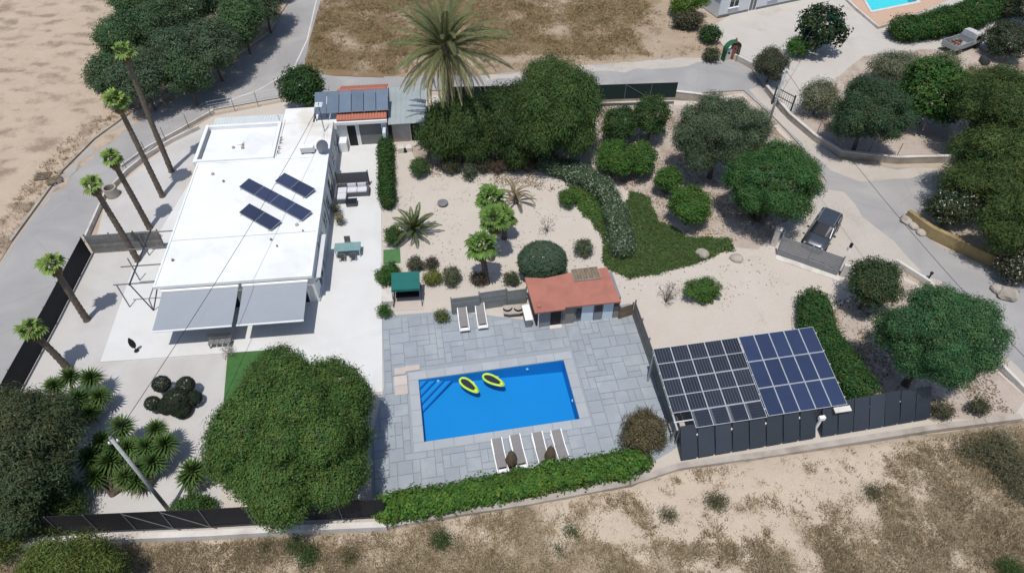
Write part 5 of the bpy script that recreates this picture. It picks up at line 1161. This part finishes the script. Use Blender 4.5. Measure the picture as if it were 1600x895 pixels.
# hedges
hedge('vine_hedge', 'bright green vine hedge trailing over the boundary wall', 'hedge', [(596, 806), (680, 792), (800, 768), (900, 748), (1002, 728)], 1.15, 1.15, (.080, .155, .030), .17, .75, .2, lai=3., per=10, hang=.3, rag=.14, spread=.13)
hedge('clipped_hedge', 'narrow dark clipped hedge along the side terrace edge', 'hedge', [(604, 236), (604, 275), (607, 325)], .85, 1.35, (.042, .09, .026), .13, .6, rag=.08, lai=3.)
hedge('clipped_hedge', 'tall thick clipped hedge beside the solar carport', 'hedge', [(1262, 482), (1268, 515), (1300, 572), (1342, 630)], 1.75, 1.7, (.046, .10, .03), .14, .6, rag=.06, lai=3.2, rough=.06)
hedge('oleander_hedge', 'winding oleander hedge dotted with white flowers', 'hedge', [(846, 262), (900, 280), (945, 305), (962, 345), (972, 400)], 1.35, 1.35, (.088, .128, .068), .15, .4, rag=.14, alt=(.52, .55, .48), pa=.10, lai=2.6)
hedge('neighbour_hedge', 'thick dark green hedge beside the salmon pool terrace', 'hedge', [(1402, 62), (1450, 54), (1500, 44), (1552, 22)], 2.8, 2.3, (.042, .095, .024), .19, .6, rag=.1, lai=2.8, spread=.18)
hedge('low_hedge', 'low mixed green shrubs along the terrace below the mat', 'hedge', [(600, 432), (606, 445)], .8, .8, (.06, .12, .035), .13, .5, rag=.16)
# ground cover and lawn weeds
def carpet(name, label, px, n, leaf, base, ht, group=None, dens=None):
    poly = outline(px, .8, .35, 71.); xs = [q[0] for q in poly]; ys = [q[1] for q in poly]
    X = RNG.uniform(min(xs), max(xs), n*3); Y = RNG.uniform(min(ys), max(ys), n*3); k = inside_np(poly, X, Y); X, Y = X[k][:n], Y[k][:n]
    h = np.array([ht*(.55+.6*fbm(a_, b_, .7, 5.)) for a_, b_ in zip(X, Y)]).clip(.04, None); o0 = g(*px[0]); per = 4; T = len(X)
    Q = np.repeat(np.stack([X-o0.x, Y-o0.y, h*RNG.uniform(.3, 1, T)], 1), per, 0)+RNG.normal(0, .09, (T*per, 3)); Q[:, 2] = np.maximum(Q[:, 2], .025)
    me = leaf_mesh(name, Q, RNG.normal(0, .3, (T*per, 3))+np.array([0, 0, 1.]), leaf, .6, tint(base, T, per))
    o = link(name, me, None, (o0.x, o0.y, 0)); tag(o, label, 'ground cover', kind='stuff'); return o
carpet('ground_cover', 'dark green creeping ground cover spreading beside the oleanders', [(985, 300), (1015, 310), (1030, 345), (1070, 372), (1140, 372), (1146, 392), (1100, 405), (1045, 425), (985, 432), (948, 420), (940, 370), (925, 345), (960, 340)], 14000, .11, (.08, .128, .042), .06)
carpet('ground_cover', 'bright green low plants along the oleander foot', [(885, 290), (935, 300), (950, 330), (945, 350), (915, 340), (890, 310)], 1500, .13, (.08, .15, .035), .2)
wall('road_kerb', 'low pale earth kerb along the grove side of the road', [(462,-60),(451,0),(420,50),(346,104),(274,134),(210,170),(146,217),(96,267),(56,322),(16,377)], .22, .09, CONC)
def litter(name, label, px, n, cols, seed):
    poly = outline(px, 1.5, .5, seed); xs = [q[0] for q in poly]; ys = [q[1] for q in poly]
    X = RNG.uniform(min(xs), max(xs), n*4); Y = RNG.uniform(min(ys), max(ys), n*4); w_ = np.array([fbm(a_, b_, .5, seed) for a_, b_ in zip(X, Y)])
    k = inside_np(poly, X, Y) & (RNG.random(n*4) < np.clip(.35+w_*1.3, .05, 1)); X, Y = X[k][:n], Y[k][:n]; o0 = g(*px[0]); T = len(X)
    Q = np.stack([X-o0.x, Y-o0.y, RNG.uniform(.02, .045, T)], 1); cc = np.array(cols)[RNG.integers(0, len(cols), T)]*(1+RNG.normal(0, .2, (T, 1)))
    o = link(name, leaf_mesh(name, Q, RNG.normal(0, .3, (T, 3))+np.array([0, 0, 1.]), .13, .55, cc.clip(.02, 1)), None, (o0.x, o0.y, 0)); tag(o, label, 'leaf litter', kind='stuff')
LIT = [(.20, .14, .09), (.28, .21, .14), (.15, .11, .075), (.32, .26, .19)]
litter('leaf_litter', 'scattered brown leaf litter under the orchard trees', [(940, 165), (1080, 170), (1200, 210), (1270, 290), (1210, 372), (1140, 384), (1040, 360), (960, 280)], 7000, LIT, 2.)
litter('leaf_litter', 'scattered brown leaf litter between hedge and round tree', [(1290, 480), (1400, 440), (1460, 470), (1540, 570), (1580, 640), (1460, 650), (1370, 620), (1320, 540)], 4500, LIT, 3.)
litter('leaf_litter', 'scattered brown leaf litter under the pepper trees', [(650, 235), (850, 240), (930, 262), (860, 300), (760, 290), (680, 285)], 3000, LIT, 4.)
litter('leaf_litter', 'sparse leaf litter over the sand garden and drive', [(620, 290), (880, 300), (940, 420), (1180, 400), (1230, 440), (1180, 500), (1000, 470), (900, 420), (700, 440), (640, 400)], 800, [(.30, .24, .18), (.24, .18, .13), (.40, .35, .29)], 5.)
litter('leaf_litter', 'dry leaf litter on the neighbour garden earth', [(1240, 180), (1350, 100), (1500, 90), (1560, 180), (1500, 238), (1320, 230)], 4000, LIT, 6.)
for a_, b_ in (((499, -20), (480, 62)), ((480, 62), (458, 108)), ((458, 108), (405, 140)), ((405, 140), (340, 164))):
    p_, q_ = g(*a_, .006), g(*b_, .006); s_ = (q_-p_).normalized(); s_ = Vector((-s_.y, s_.x, 0))*.07
    o = MB().add([p_-s_, q_-s_, q_+s_, p_+s_], [(0, 1, 2, 3)]).obj('road_line', CONCW); o["kind"] = "structure"
sheet('sand_drift', [(60, 330), (150, 226), (216, 178), (282, 143), (352, 111), (350, 122), (284, 152), (222, 184), (158, 232), (100, 290)], .008, PLOUGH, .8, 0., .5, 61., gr_left)
sheet('sand_drift', [(930, 100), (1060, 92), (1120, 90), (1110, 98), (1040, 108), (930, 112), (760, 126), (760, 118)], .009, DRIVE, .8, 0., .6, 62., gr_neigh)
sheet('sand_drift', [(1440, 428), (1452, 446), (1552, 562), (1620, 622), (1640, 622), (1560, 548), (1470, 440)], .012, DRIVE, .8, 0., .4, 63., gr_neigh)
# small shrubs of the garden, each told apart by where it grows
def small(name, label, box, base, leaf=.12, asp=.45, rat=.9, seed=0, cat='shrub', group='small garden shrubs', **kw):
    kw = dict(dict(per=9, spread=.12, rag=.2, lai=1.9, sub=(.34, .5)), **kw)
    return tree(name, label, cat, box, .02, base, leaf, asp, rat, 9, .03, group, seed, **kw)
SM = [((886-14, 902, 286, 334), (.07, .13, .035), 'leafy green shrub in the sand beside the bright low plants'), ((896, 928, 372, 402), (.10, .12, .075), 'small grey green shrub behind the pool house roof'), ((640, 672, 236, 286), (.06, .105, .035), 'variegated shrub by the shed side path'), ((690, 720, 246, 272), (.075, .08, .05), 'dull low shrub under the dark pepper tree'), ((722, 746, 250, 280), (.08, .10, .065), 'spiky grey shrub in a dark pot at the pepper tree edge'),
      ((1066, 1128, 432, 472), (.085, .16, .04), 'bright green shrub on the sandy drive'), ((678, 702, 484, 504), (.12, .14, .05), 'yellowish tuft at the deck edge by the screens'), ((588, 612, 476, 496), (.06, .13, .03), 'small round bush at the terrace and deck corner'), ((690, 720, 410, 452), (.09, .105, .06), 'loose olive shrub between swing seat and fan palms'), ((660, 692, 422, 446), (.15, .165, .035), 'yellow green shrub right behind the swing seat'), ((636, 662, 400, 424), (.085, .09, .06), 'thin dull shrub beside the turf mat'), ((664, 684, 398, 424), (.10, .09, .07), 'thin reddish shrub between mat and fan palms'), ((594, 626, 404, 446), (.05, .11, .028), 'dense green shrub filling the corner by the turf mat'), ((599, 630, 350, 386), (.05, .105, .03), 'dark green shrub below the young date palm'),
      ((786, 812, 424, 446), (.075, .09, .05), 'round dull shrub beside the clipped bush'), ((734, 762, 424, 446), (.10, .075, .055), 'reddish shrub at the fan palm foot'), ((290-26, 338, 782, 804), (.06, .115, .03), 'low green bush at the foot of the small yucca'), ((1490+24, 1546, 622, 650), (.085, .09, .055), 'dry shrub outside the kerb beyond the panel row'), ((1456, 1490, 628, 656), (.09, .09, .055), 'dry shrub right at the end of the panel row'), ((1170, 1200, 325, 345), (.08, .08, .05), 'low shrub in shade under the fresh green tree')]
for i, (bx_, c_, lab) in enumerate(SM): small('garden_shrub', lab, bx_, c_, seed=100+i)
for i, (px, c_) in enumerate((((700, 256), (.11, .085, .065)), ((755, 258), (.075, .075, .05)), ((778, 259), (.12, .085, .065)), ((802, 258), (.07, .08, .045)), ((826, 256), (.10, .08, .055)))):
    small('low_shrub', ['reddish low shrub under the pepper edge by the side path', 'grey green low shrub under the pepper edge beside the agave', 'reddish low shrub under the pepper edge past the agave', 'dark green low shrub under the pepper edge past the reddish one', 'brownish low shrub where pepper edge meets oleander'][i], (px[0]-13, px[0]+13, px[1]-14, px[1]+12), c_, seed=170+i)
# bare dry shrubs
def twiggy(label, px, h, n, seed, c=BARK, leafc=None):
    rr = random.Random(seed); p = g(*px); t = thing('dry_shrub', label, 'shrub', (p.x, p.y, 0)); b = MB(); P = []
    for i in range(n):
        a = rr.uniform(0, 6.28); e = rr.uniform(.3, 1.); tip = Vector((math.cos(a)*h*.6*(1-e*.5), math.sin(a)*h*.6*(1-e*.5), h*e)); m_ = tip*.5+Vector((rr.uniform(-.1, .1), rr.uniform(-.1, .1), .1))*h
        b.tube([(0, 0, 0), m_, tip], [.025, .014, .006], 4); P.append(tip); P.append(m_*.5+tip*.5)
        for k in range(3):
            q = m_.lerp(tip, rr.random()); w_ = q+Vector((rr.uniform(-.3, .3), rr.uniform(-.3, .3), rr.uniform(0, .3)))*h*.7; b.tube([q, w_], [.008, .004], 3); P.append(w_)
    o = b.obj('branches', c, t)
    if leafc:
        Q = np.repeat(np.array([tuple(q) for q in P]), 5, 0)+RNG.normal(0, .07, (len(P)*5, 3)); link('foliage', leaf_mesh('foliage', Q, RNG.normal(size=Q.shape), .09, .45, tint(leafc, len(P), 5)), t)
twiggy('nearly bare dry shrub on the sandy drive beside the bright one', (1040, 472), 1.6, 14, 1, leafc=(.13, .11, .08))
twiggy('thin dry sapling standing alone in the sand garden', (855, 362), 1.3, 7, 2, leafc=(.10, .09, .06))
twiggy('bare grey shrub at the turf lawn corner', (361, 556), .9, 10, 3, mat('grey_twig', (.35, .33, .31)), (.30, .28, .26))
for i, (px, lab) in enumerate((((527, 352), 'potted plant with dry leaves against the house side wall'), ((521, 336), 'dark potted plant beside the house downpipe'))):
    p = g(*px); t = thing('potted_plant', lab, 'plant', (p.x+.25, p.y, .06)); MB().lathe([(.16, 0), (.22, .4), (.19, .4), (.18, .36)], n=14).obj('pot', GREYM, t); link('foliage', crown('foliage', [(0, 0, .7, .32, .32, .35)], .13, .35, ((.20, .175, .12), (.06, .075, .045))[i], 2., 8, .1), t)
# dry weeds and tufts on the fields
def grass_stuff(name, label, px, n, f, ht, cols, seed, thr):
    poly = outline(px, 2.); xs = [q[0] for q in poly]; ys = [q[1] for q in poly]; r = np.random.default_rng(seed)
    X = r.uniform(min(xs), max(xs), n*3); Y = r.uniform(min(ys), max(ys), n*3); k = inside_np(poly, X, Y); X, Y = X[k], Y[k]
    w_ = np.array([f(a_, b_) for a_, b_ in zip(X, Y)]); k = r.random(len(X)) < np.clip((w_-thr)*1.6, .03, 1); X, Y = X[k][:n], Y[k][:n]; T = len(X); per = 7
    o0 = g(*px[0]); base = np.repeat(np.stack([X-o0.x, Y-o0.y, np.full(T, .06)], 1), per, 0)+r.normal(0, .09, (T*per, 3))*np.array([1, 1, 0])
    h = np.repeat(r.uniform(.5, 1.25, T), per)*ht*r.uniform(.5, 1.1, T*per); an = r.uniform(0, 6.28, T*per); ln = r.uniform(.25, .95, T*per)*h
    tip = base+np.stack([np.cos(an)*ln, np.sin(an)*ln, h], 1); s = np.stack([-np.sin(an), np.cos(an), np.zeros(T*per)], 1)*.020
    v = np.stack([base-s, base+s, tip], 1).reshape(-1, 3); m_ = T*per
    me = bpy.data.meshes.new(name); me.vertices.add(3*m_); me.vertices.foreach_set('co', v.astype(np.float32).ravel()); me.loops.add(3*m_); me.loops.foreach_set('vertex_index', np.arange(3*m_, dtype=np.int32))
    me.polygons.add(m_); me.polygons.foreach_set('loop_start', np.arange(0, 3*m_, 3, dtype=np.int32)); me.update(calc_edges=True)
    ci = np.array(cols)[r.integers(0, len(cols), T)]; cc = np.repeat(ci*(1+r.normal(0, .2, (T, 1))), per, 0)*(1+r.normal(0, .15, (m_, 1)))
    a_ = me.attributes.new('leaf', 'FLOAT_COLOR', 'FACE'); a_.data.foreach_set('color', np.concatenate([cc.clip(.01, 1), np.ones((m_, 1))], 1).astype(np.float32).ravel()); me.materials.append(LEAF)
    o = link(name, me, None, (o0.x, o0.y, 0)); tag(o, label, 'grass', kind='stuff')
DRY = [(.40, .31, .21), (.32, .245, .16), (.49, .39, .275), (.25, .195, .13), (.24, .20, .125)]
grass_stuff('dry_grass', 'dry straw coloured weeds over the field below the wall', [(-60, 905), (80, 862), (600, 834), (985, 766), (1060, 740), (1590, 668), (1700, 720), (1760, 960), (-120, 960)], 42000, gr_bottom, .20, DRY, 1, .22)
grass_stuff('dry_grass', 'dry brown grass over the field behind the road', [(478, 106), (490, 50), (506, -10), (980, -10), (1060, 30), (1120, 85), (930, 98), (620, 118)], 24000, gr_top, .24, [(.33, .235, .135), (.27, .19, .105), (.40, .31, .19), (.21, .155, .085), (.19, .17, .08)], 2, .25)
grass_stuff('dry_grass', 'sparse dry tufts along the ploughed field edge', [(0, 400), (60, 312), (150, 210), (280, 130), (250, 150), (120, 200), (40, 290), (-30, 380)], 900, lambda a_, b_: .7, .3, DRY, 3, .2)
WD = 'green weeds dotted over the dry field'
weeds = [((446, 476), (838, 866), 0), ((462, 498), (852, 884), 0), ((404, 422), (846, 866), 1), ((530, 560), (858, 884), 1), ((672, 708), (830, 858), 0), ((880, 902), (820, 842), 0), ((866, 884), (850, 870), 0), ((1030, 1058), (795, 815), 1), ((940, 958), (764, 782), 1), ((884, 902), (766, 780), 1), ((1102, 1140), (770, 798), 1), ((1338, 1366), (714, 740), 1), ((1350, 1382), (756, 782), 1), ((1138, 1158), (736, 752), 1), ((1556, 1610), (876, 905), 0)]
weeds = [q for i, q in enumerate(weeds) if i not in (8, 9, 11, 13)]
for i, ((x0, x1), (y0, y1), k) in enumerate(weeds):
    small('field_weed', ['fresh green weed clump growing in the dry field', 'dull olive weed clump growing in the dry field'][k], (x0, x1, y0, y1), [(.055, .10, .03), (.11, .105, .055)][k], .09, .3, .5, 140+i, 'weed', WD+(' fresh' if k == 0 else ' dull'), rag=.55, lai=1.1, lump=.6, hole=-.3, spread=.2)
for i, bx_ in enumerate(((1530, 1600, 670, 740), (1560, 1640, 700, 790), (1500, 1550, 690, 720))):
    small('dry_bush', 'straggly dry olive bush at the field corner by the road', bx_, (.13, .125, .075), .15, .25, .5, 160+i, 'bush', 'dry bushes at the field corner', rag=.5, lai=1.0, spread=.3, lump=.6, hole=-.25)
# ---------------------------------------------------------------- palms
for lab, bp_, tp_, nf, s in (('tallest fan palm in the row behind the house wall', (268, 268), (193, 82), 9, .75), ('second tallest fan palm, next to the tallest one', (254, 307), (182, 160), 11, .82), ('medium fan palm in the row between the tall ones and the board fence', (234, 357), (174, 248), 9, .74), ('fan palm whose trunk rises past the board fence', (216, 408), (145, 290), 8, .7), ('short fan palm leaning by the middle of the black road fence', (136, 500), (82, 414), 8, .76), ('shortest fan palm of the row, by the leafy corner', (108, 577), (48, 516), 9, .72)):
    fan_palm(lab, bp_, tp_, nf, s)
GP_ = 'fan palms in the sand garden'
for lab, bp_, tp_, s in (('garden fan palm with thick bare trunk behind the screens', (760, 442), (752, 385), 1.25), ('garden fan palm in the cluster middle', (768, 405), (772, 345), 1.2), ('garden fan palm at the back of the cluster', (778, 362), (766, 312), 1.25), ('small garden fan palm beside the cluster', (788, 372), (788, 340), 1.0)):
    fan_palm(lab, bp_, tp_, 14, s*.85, FANY, .2, 2, GP_, 'garden_fan_palm', .05)
# big date palm
b0 = g(710, 232); H_ = hgt(710, 232, 72); dp = thing('date_palm', 'tall date palm with long drooping grey green fronds', 'palm', (b0.x, b0.y, 0))
palm_trunk([(0, 0, -.1), (-.1, 0, H_*.5), (-.15, .05, H_)], .36, .30, .2).obj('trunk', PALMB, dp, smooth=True)
DF = [pinnate_mesh('date_frond', 5.3, c_, (.118, .138, .062), .70, 42, wd=.115, vee=-.1, fwd=1.25) for c_ in (.7, 1.0, 1.35)]; DO = [pinnate_mesh('date_frond_old', 4.8, c_, (.36, .31, .18), .58, 34, wd=.10, vee=-.3, fwd=1.5) for c_ in (.9, 1.2)]
for i in range(86):
    f_ = i/86; el = math.radians(80-135*f_); put('frond', random.choice(DF) if f_ < .58 else random.choice(DO), dp, (-.15, .05, H_-.1-.3*f_), i*2.39996+random.uniform(-.15, .15), el, random.uniform(.85, 1.08), random.uniform(-.4, .4))
# young date palm / cycad in the garden, dry palm
def feather(label, px, n, ln, cols, curl, th, name='young_palm', els=(82, -12), lf=.34):
    p = g(*px); t = thing(name, label, 'palm', (p.x, p.y, 0)); b = palm_trunk([(0, 0, -.05), (0, 0, th)], .17, .15, .08); b.obj('trunk', PALMB, t, smooth=True)
    ms = [pinnate_mesh('feather_frond', ln, c_, cols, lf, 24, wd=.085) for c_ in (curl*.8, curl*1.2)]
    for i in range(n): put('frond', random.choice(ms), t, (0, 0, th), i*2.39996, math.radians(els[0]+(els[1]-els[0])*i/n), random.uniform(.8, 1.1), random.uniform(-.3, .3))
feather('young feather-leaved palm on a sandy mound at the terrace edge', (648, 368), 26, 2.0, (.068, .105, .038), .8, .55, els=(86, 5))
feather('withered brown palm with hanging fronds beside the garden fan palms', (806, 318), 15, 1.9, (.20, .16, .10), 1.7, .9, 'withered_palm', (60, -5), .16)
feather('little bright palm tuft among the drive shrubs', (1102, 462), 14, 1.1, (.09, .17, .045), 1., .15)
# yuccas: heads of sword leaves on a branching stem
RO = [rosette_mesh('rosette', 120, .86, .10, (.062, .112, .032)), rosette_mesh('rosette', 110, .80, .095, (.075, .128, .036))]
def yucca(label, heads, base, group='yuccas in the corner bed', name='yucca'):
    p = g(*base); t = thing(name, label, 'yucca', (p.x, p.y, 0), 0, group)
    for (x, y, z, s) in heads:
        q = g(x, y, z); d = Vector((q.x-p.x, q.y-p.y, z)); MB().tube([(0, 0, -.05), d*.45+Vector((0, 0, z*.1)), d], [.11, .08, .06], 7).obj('stem', BARK, t)
        o = link('rosette', random.choice(RO), t, d, (random.uniform(-.2, .2), random.uniform(-.2, .2), random.uniform(0, 6))); o.scale = (s*1.12, s*1.12, s*1.12)
yucca('broad many-headed yucca clump behind the pale pole', [(190, 668, 2.0, 1.05), (160, 690, 1.7, 1.0), (172, 722, 1.5, 1.05), (150, 745, 1.1, .95), (196, 745, 1.0, 1.0), (200, 700, 1.6, 1.0), (140, 715, 1.4, 1.0), (182, 700, 1.7, 1.0), (215, 735, 1.0, .9)], (175, 775))
yucca('many-headed yucca on the topiary side of the pale pole', [(244, 672, 2.0, .95), (228, 698, 1.6, 1.0), (258, 695, 1.7, 1.0), (240, 722, 1.2, 1.0), (214, 752, .8, .9)], (232, 765))
yucca('single-headed small yucca with bare stem by the round tree', [(301, 737, 1.35, 1.15), (296, 748, 1.15, .9)], (296, 782))
yucca('yucca crowd with yellowing heads at the palm yard corner', [(85, 605, 1.7, 1.0), (110, 590, 1.7, 1.0), (142, 592, 1.6, 1.05), (155, 620, 1.3, 1.0), (122, 625, 1.5, 1.05), (95, 632, 1.4, 1.0), (140, 645, 1.0, .95)], (125, 665))
p = g(733, 282); t = thing('agave', 'spiky blue grey agave in a dark pot at the sand edge', 'agave', (p.x, p.y, 0)); MB().lathe([(.17, 0), (.22, .35), (.18, .35)], n=12).obj('pot', BLACK, t); link('rosette', rosette_mesh('agave_rosette', 40, .6, .09, (.11, .14, .10)), t, (0, 0, .34))
